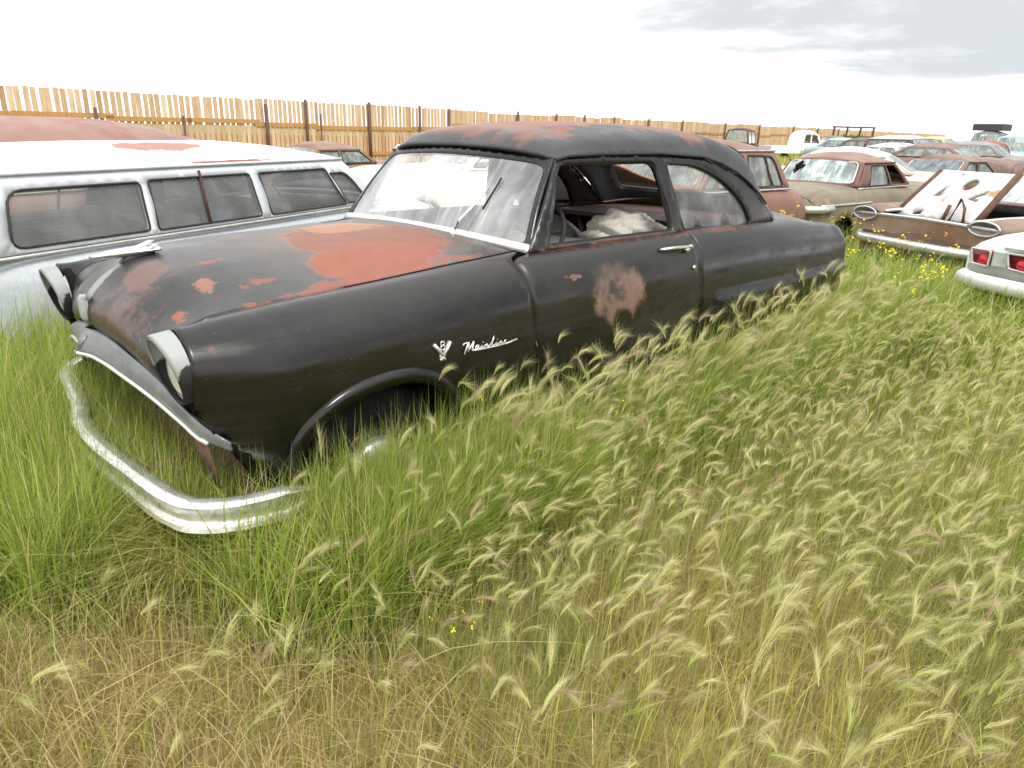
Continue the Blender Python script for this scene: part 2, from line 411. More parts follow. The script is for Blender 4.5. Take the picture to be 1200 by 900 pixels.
def flare(x, z):
    """pressed-out rear fender bulge"""
    if x < 2.15: return 0.0
    top = .690-.012*max(0, (x-2.2)/1.9)
    a = min(1, max(0, (x-2.205)/.05)); a = a*a*(3-2*a)
    b = min(1, max(0, (top+.012-z)/.028)); b = b*b*(3-2*b)
    e = min(1, max(0, (4.12-x)/.15))
    return .034*a*b*e
def side_fn(s):
    def fn(u, t):
        p = SL.pt(u, t); y = p.y+flare(p.x, p.z)
        return Vector((p.x, s*y, p.z))
    return fn
def zt(x, z): return (x, SL.t_at_z(x, z))
def toz(poly): return [zt(*p) for p in densify(poly, .05)]
arch_f = [(-.350,.20),(-.342,.44),(-.315,.52),(-.255,.580),(-.13,.640),(.05,.660),(.19,.630),(.295,.540),(.345,.44),(.36,.20)]
gap = .004
def side_outline(x0, x1, z1, low, front=None): pass
for s in (-1, 1):
    fn = side_fn(s); out = lambda c, s=s: (0, s, .25)
    # front fender with the wheel arch
    A = [zt(x, z) for x, z in densify(arch_f, .03)[:-0 or None]]
    arch = [zt(x, z) for x, z in arch_f]
    dx = .742
    ol = [(-.655, .0), (-.655, 4.0), (-.61, 5.0), (-.53, 6.0), (-.47, 6.9)]+[zt(-.352, .34)]+[zt(x, z) for x, z in arch_f[1:-1]]+[zt(.36, .30), (.80, 6.95)]
    ol += [(.795, 6.0), (.785, 5.0), (.77, 4.0), (.755, 3.0), (.735, 2.0), (.722, 1.35), (.74, .9), (.80, .45), (.845, .0)]
    panel('front_fender', fn, ol, [], hero_paint, hero, .035, .012, 1, TS, out)
    # wheel arch lip: rolled flange
    lp = []; ln = []
    for (x, z) in densify(arch_f[1:-1], .025)[:-12]:
        pass
    pts = [Vector((x, s*(SL.pt(x, SL.t_at_z(x, z)).y+.004), z)) for x, z in arch_f]
    q = [Vector(p) for p in pts]
    xs_ = np.arange(len(q)); xi = np.linspace(0, len(q)-1, 60)
    sm = [Vector([float(hermite(xs_, np.array([p[k] for p in q]), x)) for k in range(3)]) for x in xi]
    cen = Vector((0, 0, .33)); ring = []
    outer = [p+Vector((0, -s*.002, 0)) + (Vector((p.x, 0, p.z))-cen).normalized()*.052 for p in sm]
    mid = [p+Vector((0, s*.012, 0)) + (Vector((p.x, 0, p.z))-cen).normalized()*.022 for p in sm]
    inn = [p+Vector((0, s*.006, 0)) - (Vector((p.x, 0, p.z))-cen).normalized()*.010 for p in sm]
    bk = [p+Vector((0, -s*.05, 0)) - (Vector((p.x, 0, p.z))-cen).normalized()*.012 for p in sm]
    n = len(sm); v = outer+mid+inn+bk; f = []
    for r_ in range(3):
        for i in range(n-1): f.append((r_*n+i, r_*n+i+1, (r_+1)*n+i+1, (r_+1)*n+i))
    mobj('wheel_arch_lip', v, f, hero_paint, hero, True, .004, flipto=lambda c, s=s: (0, s, .3))
    # door (lower panel)
    ol = [(.726, 1.35), (.739, 2.0), (.759, 3.0), (.774, 4.0), (.789, 5.0), (.80, 6.0), (.806, 6.75), (2.085, 6.75), (2.085, 5.0), (2.075, 4.0), (2.065, 3.0), (2.058, 2.0), (2.052, 1.2), (2.052, .9), (.84, .9), (.76, 1.1)]
    door = panel('door', fn, ol, [], hero_paint, hero, .045, .03, 1, TS, out)
    # quarter panel with the rear arch
    arch_r = [(2.58,.25),(2.60,.36),(2.68,.44),(2.80,.49),(2.95,.50),(3.10,.48),(3.20,.43),(3.26,.36),(3.28,.29)]
    ol = [(2.056, .9), (2.056, 1.2), (2.062, 2.0), (2.069, 3.0), (2.079, 4.0), (2.089, 5.0), (2.089, 6.9)]+[zt(x, z) for x, z in arch_r]+[(3.6, 6.9), (4.05, 6.9), (4.20, 6.2), (4.20, .9), (4.2, .03), (3.1, .03), (3.05, .6), (2.98, .9)]
    panel('quarter_panel', fn, ol, [], hero_paint, hero, .024 if s < 0 else .06, .012, 1, TS, out)
    # rocker under the door
    panel('rocker_panel', fn, [(.806, 6.78), (2.085, 6.78), (2.085, 7.0), (.806, 7.0)], [], hero_paint, hero, .06, .012, 1, TS, out)
    # door handle with push button, lock cylinder
    if True:
        def onside(x, z, o=0.0): return Vector((x, s*(SL.pt(x, SL.t_at_z(x, z)).y+o), z))
        h = MB()
        h.tube([onside(1.70, .990, .008), onside(1.72, .992, .026), onside(1.80, .993, .034), onside(1.92, .988, .034), onside(1.945, .985, .028), onside(1.952, .982, .006)], [.009, .011, .012, .012, .011, .009], 10, flat=.8)
        h.tube([onside(1.925, .972, .004), onside(1.925, .972, .03)], .017, 12); h.tube([onside(1.955, .982, .004), onside(1.955, .982, .033)], .014, 12)
        h.build('handle', chrome, door, True)
        l = MB(); l.tube([onside(1.985, .872, -.004), onside(1.985, .872, .012)], .013, 14); l.build('lock', chrome, door, True)
# mouldings' empty clip holes along the sill
for x in [1.0+.11*i for i in range(17)]:
    p = SL.pt(x, 1.05); y = p.y+.004
    h = MB(); h.tube([(x, -y+.003, p.z-.012), (x, -y-.0015, p.z-.012)], .006, 8); h.build('clip_hole', dark, hero)

# headlight bezels, lenses
for s in (-1, 1):
    ring_b = []; 
    secpts = [(-.657, *SL.P[0][j][1:]) for j in range(0, 5)]
    # fender ring (approx. circle) at the seam, rim circle at the front, tilted: the top juts forward
    c = Vector((-.71, s*.703, .807)); n = 40; rr = .113
    cb = Vector((-.652, s*.708, .812)); v = []; f = []
    prof = [(1.0, 0, 1.0), (.62, .0, 1.02), (.25, 0, 1.02), (.0, 0, 1.0), (-.1, .0, .965), (-.08, 0, .93), (.05, 0, .90)]
    for (k, _, sc) in prof:
        for i in range(n):
            a = 2*math.pi*i/n; ca, sa = math.cos(a), math.sin(a)
            back = Vector((-.650+.012*sa*-1, s*(.708+.117*ca), .812+.122*sa))
            front = Vector((-.697-.030*sa, s*(.703+.110*ca*sc), .806+.118*sa*sc))
            v.append(front.lerp(back, k) if k > 0 or sc >= 1 else front+Vector((-k*.1, 0, 0)))
    m = len(prof)
    for i in range(m-1):
        for k in range(n): f.append((i*n+k, i*n+(k+1) % n, (i+1)*n+(k+1) % n, (i+1)*n+k))
    bz = mobj('headlight_bezel', v, f, bezel_paint, hero, True)
    b = MB(); b.lathe([(.001, -.012), (.03, -.011), (.06, -.006), (.085, .006), (.094, .016), (.102, .012), (.107, .02), (.11, .05)], (-.664, s*.703, .800), 'X', 36, 1)
    hl = b.build('headlight', lens_glass, hero, True)
    hl.rotation_euler = (0, 0, 0)
    # filler behind the ring down to the fender
    d = MB(); d.lathe([(.0, .0), (.115, .0), (.12, .03)], (-.645, s*.708, .810), 'X', 32); d.build('headlight_bucket', dark, hero, True)

# grille bar: sloping band with a bright lower edge
def bar(y): 
    ys = [0, .05, .13, .3, .52, .68, .80, .86]
    top = [(-.748,.812),(-.722,.806),(-.706,.796),(-.690,.768),(-.662,.716),(-.650,.664),(-.615,.612),(-.575,.575)]
    bot = [(-.792,.722),(-.757,.716),(-.738,.709),(-.715,.690),(-.680,.650),(-.655,.610),(-.622,.566),(-.575,.545)]
    return [tuple(float(hermite(ys, np.array([q[k] for q in g]), y)) for k in (0, 1)) for g in (top, bot)]
v = []; f = []; ys = lin(-.86, .86, 61); K = 7
for y in ys:
    (tx, tz), (bx, bz_) = bar(abs(y))
    for k in range(K):
        a = k/(K-1); bul = .004*math.sin(a*math.pi)
        v.append((tx+(bx-tx)*a-bul*.8, y, tz+(bz_-tz)*a+bul*.3))
for i in range(len(ys)-1):
    for k in range(K-1): f.append((i*K+k, i*K+k+1, (i+1)*K+k+1, (i+1)*K+k))
gb = mobj('grille_bar', v, f, grille_paint, hero, True, .01, flipto=lambda c: (-1, 0, .3))
b = MB(); b.tube([(bar(abs(y))[1][0]-.004, y, bar(abs(y))[1][1]) for y in lin(-.80, .80, 50)], .0075, 8); b.build('bright_edge', white_metal, gb, True)
b = MB(); b.tube([(-.748, 0, .785), (-.776, 0, .735)], [.03, .018], 10, flat=.4); b.build('centre_cap', grille_paint, gb, True)
# nose emblem
b = MB()
for k, (w, hh, d) in enumerate(((.020, .060, 0), (.024, .066, -.004), (.021, .06, -.014), (.012, .045, -.019))):
    pass
pr = []
for (sc, d) in ((1.0, .01), (1.0, -.006), (.8, -.014), (.3, -.017)):
    pr.append([(-.735+d, .026*sc*math.copysign(abs(math.cos(a))**.6, math.cos(a)), .885+.052*sc*math.copysign(abs(math.sin(a))**.7, math.sin(a))) for a in lin(0, 2*math.pi*23/24, 24)])
v = [p for g in pr for p in g]; f = [(i*24+k, i*24+(k+1) % 24, (i+1)*24+(k+1) % 24, (i+1)*24+k) for i in range(3) for k in range(24)]+[tuple(3*24+k for k in range(24))]
mobj('nose_emblem', v, f, primer, hero, True)
# hood ornament: a jet-like bird
def orn(t):  # t 0 tip .. 1 tail -> x, half width, thickness, z
    return (-.690+.245*t, .004+.050*t**1.3, .006+.012*math.sin(min(1, t*1.2)*math.pi*.8), 1.068+.018*t)
v = []; f = []; M_ = 14; T_ = 16
for i in range(T_):
    x, w, h_, z = orn(i/(T_-1))
    for k in range(M_):
        a = 2*math.pi*k/M_; v.append((x, w*math.copysign(abs(math.cos(a))**.9, math.cos(a)), z+h_*math.copysign(abs(math.sin(a))**1.4, math.sin(a))))
for i in range(T_-1):
    for k in range(M_): f.append((i*M_+k, i*M_+(k+1) % M_, (i+1)*M_+(k+1) % M_, (i+1)*M_+k))
f.append(tuple(range(M_))); f.append(tuple((T_-1)*M_+k for k in range(M_)))
om = MB().add(v, f)
om.tube([(-.56, 0, 1.082), (-.47, 0, 1.108), (-.452, 0, 1.112)], [.004, .010, .003], 8)
for s in (-1, 1): om.tube([(-.52, s*.02, 1.08), (-.452, s*.045, 1.103)], [.003, .008], 8, flat=.5)
on = om.build('hood_ornament', chrome, hero, True)
b = MB(); b.tube([(-.585, 0, 1.035), (-.55, 0, 1.055), (-.46, 0, 1.072)], [.012, .018, .014], 10); b.build('stem', hood_paint, on, True)

# grille opening: cavity, rusty splash pan
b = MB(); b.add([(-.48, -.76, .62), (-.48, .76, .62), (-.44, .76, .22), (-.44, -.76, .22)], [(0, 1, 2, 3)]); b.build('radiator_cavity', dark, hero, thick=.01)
pan = MB(); n = 20; v = []
for i, y in enumerate(lin(-.80, .80, n)):
    k = abs(y)/.8
    for (x, z) in ((-.50+.05*k, .47), (-.54+.06*k, .38), (-.60+.08*k, .28)): v.append((x, y, z))
f = [(i*3+j, i*3+j+1, (i+1)*3+j+1, (i+1)*3+j) for i in range(n-1) for j in range(2)]
mobj('splash_pan', v, f, rustm, hero, True, .006)
for s in (-1, 1):   # end pieces between bar and pan
    mobj('grille_end', [(-.625, s*.79, .575), (-.60, s*.81, .40), (-.60, s*.70, .40), (-.645, s*.72, .60)], [(0, 1, 2, 3)], rustm, hero, True, .006)

# front bumper: ledge on top, hollow face, rolled lower lip
path = [(-.36, .930, .345), (-.45, .942, .352), (-.56, .936, .360), (-.66, .908, .368), (-.735, .855, .376), (-.768, .74, .384), (-.785, .55, .386), (-.805, .3, .380), (-.81, 0, .380)]
full = path[:-1]+[(-.812, .12, .382), (-.800, -.08, .388), (-.762, -.24, .396), (-.735, -.45, .404), (-.705, -.66, .410), (-.66, -.78, .412), (-.58, -.85, .412), (-.48, -.88, .41)]   # the far half is pushed back
xs_ = np.arange(len(full)); xi = np.linspace(0, len(full)-1, 90)
ctr = [Vector([float(hermite(xs_, np.array([p[k] for p in full]), x)) for k in range(3)]) for x in xi]
prof = [(-.034, .040), (-.004, .050), (.018, .049), (.029, .040), (.018, .022), (.010, .000), (.009, -.024), (.017, -.037), (.030, -.042), (.033, -.051), (.022, -.058), (-.01, -.058)]
v = []; f = []; K = len(prof)
for i, p in enumerate(ctr):
    t = (ctr[min(i+1, 89)]-ctr[max(i-1, 0)]); t.z = 0; t.normalize(); o = Vector((t.y, -t.x, 0))
    if o.dot(Vector((p.x-.4, p.y, 0))) < 0: o = -o
    e = min(1, .55+.45*min(i, 89-i)/6)
    dn = 1-.05*max(0, math.sin(i*.9)*math.sin(i*.37+1))
    for (a, z) in prof: v.append(p+o*a*e*dn+Vector((0, 0, z*e*.92*(dn if z < 0 else 1)+.002*math.sin(i*.31))))
for i in range(89):
    for k in range(K-1): f.append((i*K+k, i*K+k+1, (i+1)*K+k+1, (i+1)*K+k))
bump_m = paint('chipped_bumper_chrome', (.84, .84, .83), (.55, .55, .53), rough=.22, metal=.72, rvar=.25, nscale=22.0, bump=.02, rust=[((.16, .11, .08), (.30, .24, .18), 38.0, .63), ((.25, .2, .15), (.4, .35, .3), 12.0, .74)])
bp = mobj('front_bumper', [(p.x, -p.y, p.z) for p in v], f, bump_m, hero, True, .006)
bp.data.set_sharp_from_angle(angle=R(38))
for y in (-.42, .42):
    b = MB(); b.tube([(-.79, y, .37), (-.5, y, .36)], .02, 8); b.build('bumper_bracket', rustm, hero, True)
# badges on the near fender
def onf(x, z, o=.004): return Vector((x, -(SL.pt(x, SL.t_at_z(x, z)).y+o), z))
vb = MB()
def ribbon(mb, pts, r, o=.006): mb.tube([onf(x, z, o) for x, z in pts], r, 6)
for pts in ([(.213, .772), (.228, .755), (.251, .722)], [(.291, .772), (.276, .750), (.251, .722)]): vb.tube([onf(x, z, .006) for x, z in pts], [.011, .011, .010], 6, flat=.7)
vb.tube([onf(.238, .722), onf(.266, .722)], .006, 6); vb.tube([onf(.240, .708), onf(.264, .708)], .007, 6); vb.tube([onf(.252, .722), onf(.252, .706)], .010, 6)
for cz, rr in ((.771, .0095), (.754, .0105)):
    vb.tube([onf(.252+rr*math.cos(a), cz+rr*.8*math.sin(a), .009) for a in lin(0, 2*math.pi, 15)], .0030, 5)
vb.build('engine_badge', white_metal, hero, True)
sc = MB()   # the word Mainline in joined script
X0, Z0, SX, SZ = .362, .716, .0385, .0385
def L(pts, r=.0032):
    sc.tube([onf(X0+SX*(px+.28*pz), Z0+SZ*pz-.009*px*SX/.3, .007) for px, pz in pts], r, 6)
L([(-.45,.72),(-.30,.86),(.0,.92),(.35,.9)]); L([(.28,.9),(.15,.45),(.0,-.25)], .0042); L([(.28,.95),(.40,.5),(.46,-.05)], .0044); L([(.46,-.05),(.70,.45),(.98,.95)]); L([(.98,.95),(.95,.4),(.96,.05),(1.04,-.02),(1.25,.1)], .0044)
L([(1.80,.42),(1.58,.46),(1.40,.28),(1.40,.06),(1.58,.02),(1.76,.22),(1.82,.44),(1.78,.1),(1.92,.0),(2.15,.2)], .0030)
L([(2.15,.2),(2.25,.4),(2.22,.08),(2.36,.02),(2.6,.2)]); L([(2.34,.62),(2.37,.66)])
L([(2.6,.2),(2.7,.4),(2.68,.02),(2.78,.28),(2.98,.4),(3.06,.3),(3.04,.06),(3.2,.02),(3.5,.3)])
L([(3.5,.3),(3.85,.9),(3.82,1.08),(3.7,.95),(3.68,.3),(3.74,.04),(3.95,.04),(4.2,.2)])
L([(4.2,.2),(4.3,.4),(4.28,.08),(4.42,.02),(4.65,.2)]); L([(4.38,.62),(4.41,.66)])
L([(4.65,.2),(4.75,.4),(4.73,.02),(4.83,.28),(5.02,.4),(5.1,.3),(5.08,.06),(5.22,.02),(5.4,.12)])
L([(5.4,.12),(5.62,.3),(5.7,.4),(5.58,.42),(5.48,.25),(5.52,.05),(5.7,0),(6.2,.06),(7.4,.26)], .0042)
L([(1.0,-.02),(2.5,-.06),(4.5,-.05),(6.2,.02)], .0030)
sc.build('fender_script', white_metal, hero, True)

# ---- greenhouse sides: windows cut out, frames with depth
def gy(x, z):
    k = (z-1.045)/(.395)
    y = .772-.132*k+.012*math.sin(max(0, min(1, k))*math.pi)
    if x > 2.5: q = min(1, (x-2.5)/.6); y -= .035*q*q*(1-k)
    return y
gout = [(.848,1.043),(.90,1.11),(.985,1.225),(1.07,1.34),(1.135,1.425),(1.22,1.437),(1.45,1.444),(1.95,1.445),(2.36,1.424),(2.53,1.388),(2.68,1.336),(2.79,1.28),(2.87,1.230),(2.94,1.185),(3.0,1.137),(3.06,1.085),(3.11,1.034),(2.0,1.034)]
w1 = round_poly([(.985,1.062),(1.115,1.36),(1.165,1.408),(1.86,1.41),(1.895,1.385),(1.952,1.085),(1.945,1.06)], [.03,.06,.05,.04,.03,.03,.02])
w2 = round_poly([(2.052,1.052),(1.984,1.385),(2.01,1.402),(2.24,1.392),(2.40,1.352),(2.53,1.295),(2.66,1.210),(2.745,1.125),(2.785,1.055),(2.76,1.034)], [.02,.02,.03,.06,.05,.05,.05,.05,.02,.03])
for s in (-1, 1):
    fr = panel('window_frame', lambda x, z, s=s: Vector((x, s*gy(x, z), z)), gout, [w1, w2], hero_paint, hero, .03, .035, out=lambda c, s=s: (0, s, .3))
    panel('quarter_glass', lambda x, z, s=s: Vector((x, s*(gy(x, z)-.024), z)), [(x, z) for x, z in w2], [], dusty_glass, hero, .08, 0)
    b = MB()   # bright/black weatherstrip following the quarter window
    q = [Vector((x, s*(gy(x, z)-.006), z)) for x, z in w2]; b.tube(q+[q[0]], .009, 6, False); b.build('weatherstrip', black_rub, fr, True)
    b = MB(); q = [Vector((x, s*(gy(x, z)-.016), z)) for x, z in w1]; b.tube(q+[q[0]], .007, 6, False); b.build('window_channel', black_rub, fr, True)
    # drip rail
    dr = [(1.13,1.422)]+gout[5:15]; b = MB()
    b.tube([Vector((x, s*(gy(x, z)+.006), z+.004)) for x, z in dr], [.005]+[.007]*8+[.006, .005], 8); b.build('drip_rail', black_rub, hero, True)
# roof, rear pillars and back window opening
grow = [
 [(1.045,0,1.478),(1.053,.33,1.473),(1.095,.54,1.453),(1.145,.632,1.434)],
 [(1.11,0,1.536),(1.12,.34,1.524),(1.16,.55,1.488),(1.24,.644,1.440)],
 [(1.4,0,1.583),(1.4,.34,1.571),(1.42,.555,1.522),(1.45,.648,1.447)],
 [(1.9,0,1.604),(1.9,.34,1.590),(1.9,.56,1.536),(1.95,.650,1.448)],
 [(2.3,0,1.596),(2.3,.34,1.583),(2.3,.57,1.528),(2.36,.648,1.426)],
 [(2.70,0,1.562),(2.70,.34,1.548),(2.68,.58,1.486),(2.68,.658,1.337)],
 [(3.00,0,1.468),(2.99,.34,1.456),(2.95,.592,1.390),(2.87,.678,1.231)],
 [(3.19,0,1.270),(3.17,.34,1.263),(3.11,.605,1.225),(3.01,.702,1.130)],
 [(3.40,0,1.085),(3.37,.34,1.08),(3.28,.625,1.062),(3.12,.742,1.034)]]
GL = Loft([0, .1, .37, .87, 1.27, 1.6, 1.9, 2.12, 2.35], grow)
def roof_fn(u, t):
    p = GL.pt(u, abs(t)); s = -1 if t >= 0 else 1
    return Vector((p.x, s*p.y, p.z))
bl = round_poly([(1.80,-1.75),(1.74,-.9),(1.74,.9),(1.80,1.75),(2.22,1.95),(2.27,1.0),(2.27,-1.0),(2.22,-1.95)], [.12,.02,.02,.12,.1,.02,.02,.1])
panel('roof', lambda u, t: roof_fn(u, t/.23), [(0,-.69),(0,.69),(2.35,.69),(2.35,-.69)], [[(u, t*.23) for u, t in bl]], roof_paint, hero, .045, .02, out=lambda c: (c.x-1.9, c.y, .8))
b = MB(); q = [roof_fn(u, t) for u, t in bl]; b.tube(q+[q[0]], .011, 6, False); b.build('rear_window_seal', black_rub, hero, True)
# trunk lid / deck
drow = [[(3.39,0,1.088),(3.36,.3,1.083),(3.27,.52,1.072),(3.12,.72,1.036)],
 [(3.50,0,1.078),(3.48,.3,1.070),(3.42,.50,1.052),(3.36,.70,1.008)],
 [(3.72,0,1.045),(3.72,.3,1.037),(3.71,.50,1.016),(3.70,.69,.975)],
 [(3.95,0,.990),(3.95,.3,.984),(3.95,.50,.968),(3.95,.68,.945)],
 [(4.10,0,.93),(4.10,.3,.927),(4.10,.5,.92),(4.10,.66,.91)],
 [(4.19,0,.84),(4.19,.3,.84),(4.19,.5,.84),(4.19,.64,.84)],
 [(4.23,0,.70),(4.23,.3,.70),(4.22,.5,.70),(4.21,.64,.70)],
 [(4.24,0,.52),(4.24,.3,.52),(4.22,.5,.52),(4.20,.70,.52)]]
DL = Loft([0, .24, .54, .79, .96, 1.09, 1.24, 1.42], drow)
def deck_fn(u, t):
    p = DL.pt(u, abs(t)); s = -1 if t >= 0 else 1
    return Vector((p.x, s*p.y, p.z))
grid('trunk_lid', deck_fn, lin(0, 1.42, 36), lin(-3, 3, 33), deck_paint, hero, .012, out=lambda c: (.5, 0, 1))
for s in (-1, 1):
    b = MB(); b.lathe([(.0, .03), (.045, .028), (.066, .012), (.07, -.02)], (4.20, s*.72, .77), 'X', 20); b.build('tail_lamp', plain('dull_red_lens' , (.25, .02, .02), .25), hero, True)

# windshield: ruled between the cowl and the header
def ws(a, b_, o=0.0):
    k = abs(a)**2.1
    bot = Vector((.782+.085*k, -a*.765, 1.082-.036*k)); top = Vector((1.060+.082*k, -a*.632, 1.468-.034*k))
    p = bot.lerp(top, b_); bow = .018*math.sin(b_*math.pi)
    return p+Vector((-.80, 0, .6)).normalized()*(bow+o)
gl_poly = round_poly([(-.955,.055),(.955,.055),(.955,.90),(-.955,.90)], [.05,.05,.11,.11], 7)
sxw, syw = .72, .48
panel('windshield_frame', lambda a, b_: ws(a, b_), [(-1.0,-.02),(1.0,-.02),(1.0,1.0),(-1.0,1.0)], [gl_poly], hero_paint, hero, .04, .02, sxw, syw, out=lambda c: (-1, 0, .7))
panel('windshield', lambda a, b_: ws(a, b_, -.004), gl_poly, [], ws_glass, hero, .05, 0, sxw, syw, out=lambda c: (-1, 0, .7))
strip('windshield_molding', [ws(a, -.035, .012) for a in lin(-1, 1, 41)], [ws(a, .050, .014) for a in lin(-1, 1, 41)], white_metal, hero, .012, out=lambda c: (-1, 0, .7))
# cowl between the hood and the glass
cw = [hood_fn(1.65, t) for t in lin(-3.98, 3.98, 41)]
strip('cowl', [p+Vector((.004, 0, -.004)) for p in cw], [ws(-a, -.03, -.002) for a in lin(-1, 1, 41)][::-1] if False else [ws(a, -.03, -.002) for a in lin(-1, 1, 41)], hood_paint, hero, .01, out=lambda c: (0, 0, 1))
# wiper
w = MB(); pb = ws(.44, -.01, .02); tip = ws(.60, .52, .016)
w.tube([pb+Vector((0, 0, -.02)), pb+Vector((-.004, 0, .018))], [.020, .013], 12)
w.tube([pb, pb.lerp(tip, .25)+Vector((-.02, 0, .012)), tip], [.010, .008, .006], 8)
wp = w.build('wiper', chrome, hero, True)
w = MB(); w.tube([ws(.60, .30, .008), ws(.66, .66, .008)], .005, 6); w.build('wiper_blade', black_rub, wp, True)

# interior
ip = MB(); ip.box((1.9, 0, .30), (2.6, 1.60, .04)); ip.build('floor_pan', inner_paint, hero)
db = MB(); db.tube([(1.02, -.70, .98), (1.02, .70, .98)], [.09, .09], 12, flat=.8); db.box((.95, 0, .80), (.12, 1.40, .34)); db.build('dashboard', inner_paint, hero, True)
stw = MB(); stw.torus((1.28, -.36, 1.02), .205, .011, (.86, 0, -.5), 36, 8); 
for a in (R(20), R(160), R(270)): 
    q = Vector((.86, 0, -.5)).normalized().to_track_quat('Z', 'Y'); stw.tube([(1.28, -.36, 1.02), Vector((1.28, -.36, 1.02))+q @ Vector((.2*math.cos(a), .2*math.sin(a), 0))], .008, 6)
stw.tube([(1.28, -.36, 1.02), (1.0, -.36, .86)], .022, 8); stw.build('steering_wheel', black_rub, hero, True)
def bench(name, x, z0, zt_, mat, lean=.16, y0=-.66, y1=.66, topround=.07):
    v = []; f = []; ysx = lin(y0, y1, 17)
    for i, y in enumerate(ysx):
        k = abs((y-(y0+y1)/2)/((y1-y0)/2)); zz = zt_-topround*k**3.0
        for (dx, z) in ((0, z0), (-.03, (z0+zz)/2), (lean*.75, zz-.07), (lean*.9, zz-.012), (lean*1.1, zz), (lean+.09, zz-.02), (lean+.12, zz-.09), (.13, z0)): v.append((x+dx, y, z))
    K = 8
    for i in range(len(ysx)-1):
        for k in range(K): f.append((i*K+k, i*K+(k+1) % K, (i+1)*K+(k+1) % K, (i+1)*K+k))
    f.append(tuple(range(K))); f.append(tuple((len(ysx)-1)*K+k for k in range(K)))
    return mobj(name, v, f, mat, hero, True)
bench('front_seat_back', 1.62, .45, 1.10, seat_vinyl, .16, -.22, .62, .12)
b = MB(); b.box((1.55, -.22, .80), (.62, .86, .34)); b.build('front_seat_cushion', seat_cloth, hero)
b = MB(); b.box((2.95, 0, 1.005), (.80, 1.34, .03)); b.build('parcel_shelf', inner_paint, hero)
for s in (-1, 1):
    b = MB(); b.tube([(2.35, s*.15, .75), (2.66, s*.55, 1.0)], .018, 6); b.build('shelf_brace', inner_paint, hero, True)
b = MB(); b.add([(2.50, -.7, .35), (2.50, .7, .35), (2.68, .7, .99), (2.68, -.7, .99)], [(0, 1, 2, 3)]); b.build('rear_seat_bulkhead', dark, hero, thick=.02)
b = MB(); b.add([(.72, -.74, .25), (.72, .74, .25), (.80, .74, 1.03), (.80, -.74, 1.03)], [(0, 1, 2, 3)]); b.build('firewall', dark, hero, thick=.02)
# wheels
tyre_m = plain('old_tyre', (.008, .0075, .007), .9, spec=.2)
steel_m = paint('rusty_wheel_steel', (.016, .013, .012), (.035, .024, .018), rough=.7)
cap_m = paint('hubcap_metal', (.55, .55, .53), (.42, .42, .4), rough=.35, metal=.8, nscale=12.0)
def wheel(parent, x, y, s, r=.335, z=None, tm=None, w=.16, cap=True):
    z = r if z is None else z; k = r/.335
    t = MB(); t.lathe([(.19*k, -w*.5), (.27*k, -w*.52), (.318*k, -w*.42), (.335*k, -w*.25), (.335*k, w*.25), (.318*k, w*.42), (.27*k, w*.52), (.205*k, w*.46), (.19*k, w*.3)], (x, y, z), 'Y', 40, s)
    wl = t.build('wheel', tm or tyre_m, parent, True)
    rm = MB(); rm.lathe([(.205*k, w*.47), (.195*k, w*.36), (.165*k, w*.22), (.13*k, w*.36), (.0, w*.30)], (x, y, z), 'Y', 32, s); rm.build('rim', steel_m, wl, True)
    if cap:
        hc = MB(); hc.lathe([(.136*k, w*.36), (.133*k, w*.50), (.115*k, w*.60), (.08*k, w*.68), (.045*k, w*.74), (.0, w*.76)], (x, y, z), 'Y', 32, s); hc.build('hubcap', cap_m, wl, True)
    return wl
for x in (0.0, 2.92):
    for s in (-1, 1): wheel(hero, x+.01, s*.745, s, .335, .278)
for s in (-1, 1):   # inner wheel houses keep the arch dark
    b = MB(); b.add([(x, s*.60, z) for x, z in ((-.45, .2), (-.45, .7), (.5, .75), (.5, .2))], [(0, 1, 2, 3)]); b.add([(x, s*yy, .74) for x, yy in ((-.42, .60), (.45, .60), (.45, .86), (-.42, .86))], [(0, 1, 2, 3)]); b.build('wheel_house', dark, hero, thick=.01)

# crumpled white stuffing on the seat: lies in the car, so its own thing
def crumple(name, c, r, mat, seed, n=40):
    v = []; f = []; g = np.random.default_rng(seed); ph = g.uniform(0, 6.28, (9, 3)); fr = g.uniform(3, 11, (9, 3))
    m = n//2
    for i in range(m+1):
        th = math.pi*i/m
        for k in range(n):
            a = 2*math.pi*k/n; d = np.array([math.sin(th)*math.cos(a), math.sin(th)*math.sin(a), math.cos(th)])
            q = 1+sum(.055*math.sin(fr[j] @ d*1.3+ph[j][0])*math.cos(fr[j][1]*d[1]*1.7+ph[j][1]) for j in range(9))+.05*abs(math.sin(9*d[0]+5*d[1]*d[2]*3))
            v.append((c[0]+r[0]*d[0]*q, c[1]+r[1]*d[1]*q, c[2]+r[2]*d[2]*q))
    for i in range(m):
        for k in range(n): f.append((i*n+k, i*n+(k+1) % n, (i+1)*n+(k+1) % n, (i+1)*n+k))
    return mobj(name, v, f, mat, None, True)
tag(crumple('stuffing_bundle', (2.00, -.40, .995), (.23, .20, .125), seat_cloth, 4, 64), 'crumpled dirty white stuffing heaped behind the open window of the black car', 'stuffing')

for b in hood_gaps: b.build('hood_gap', dark, hero, True)
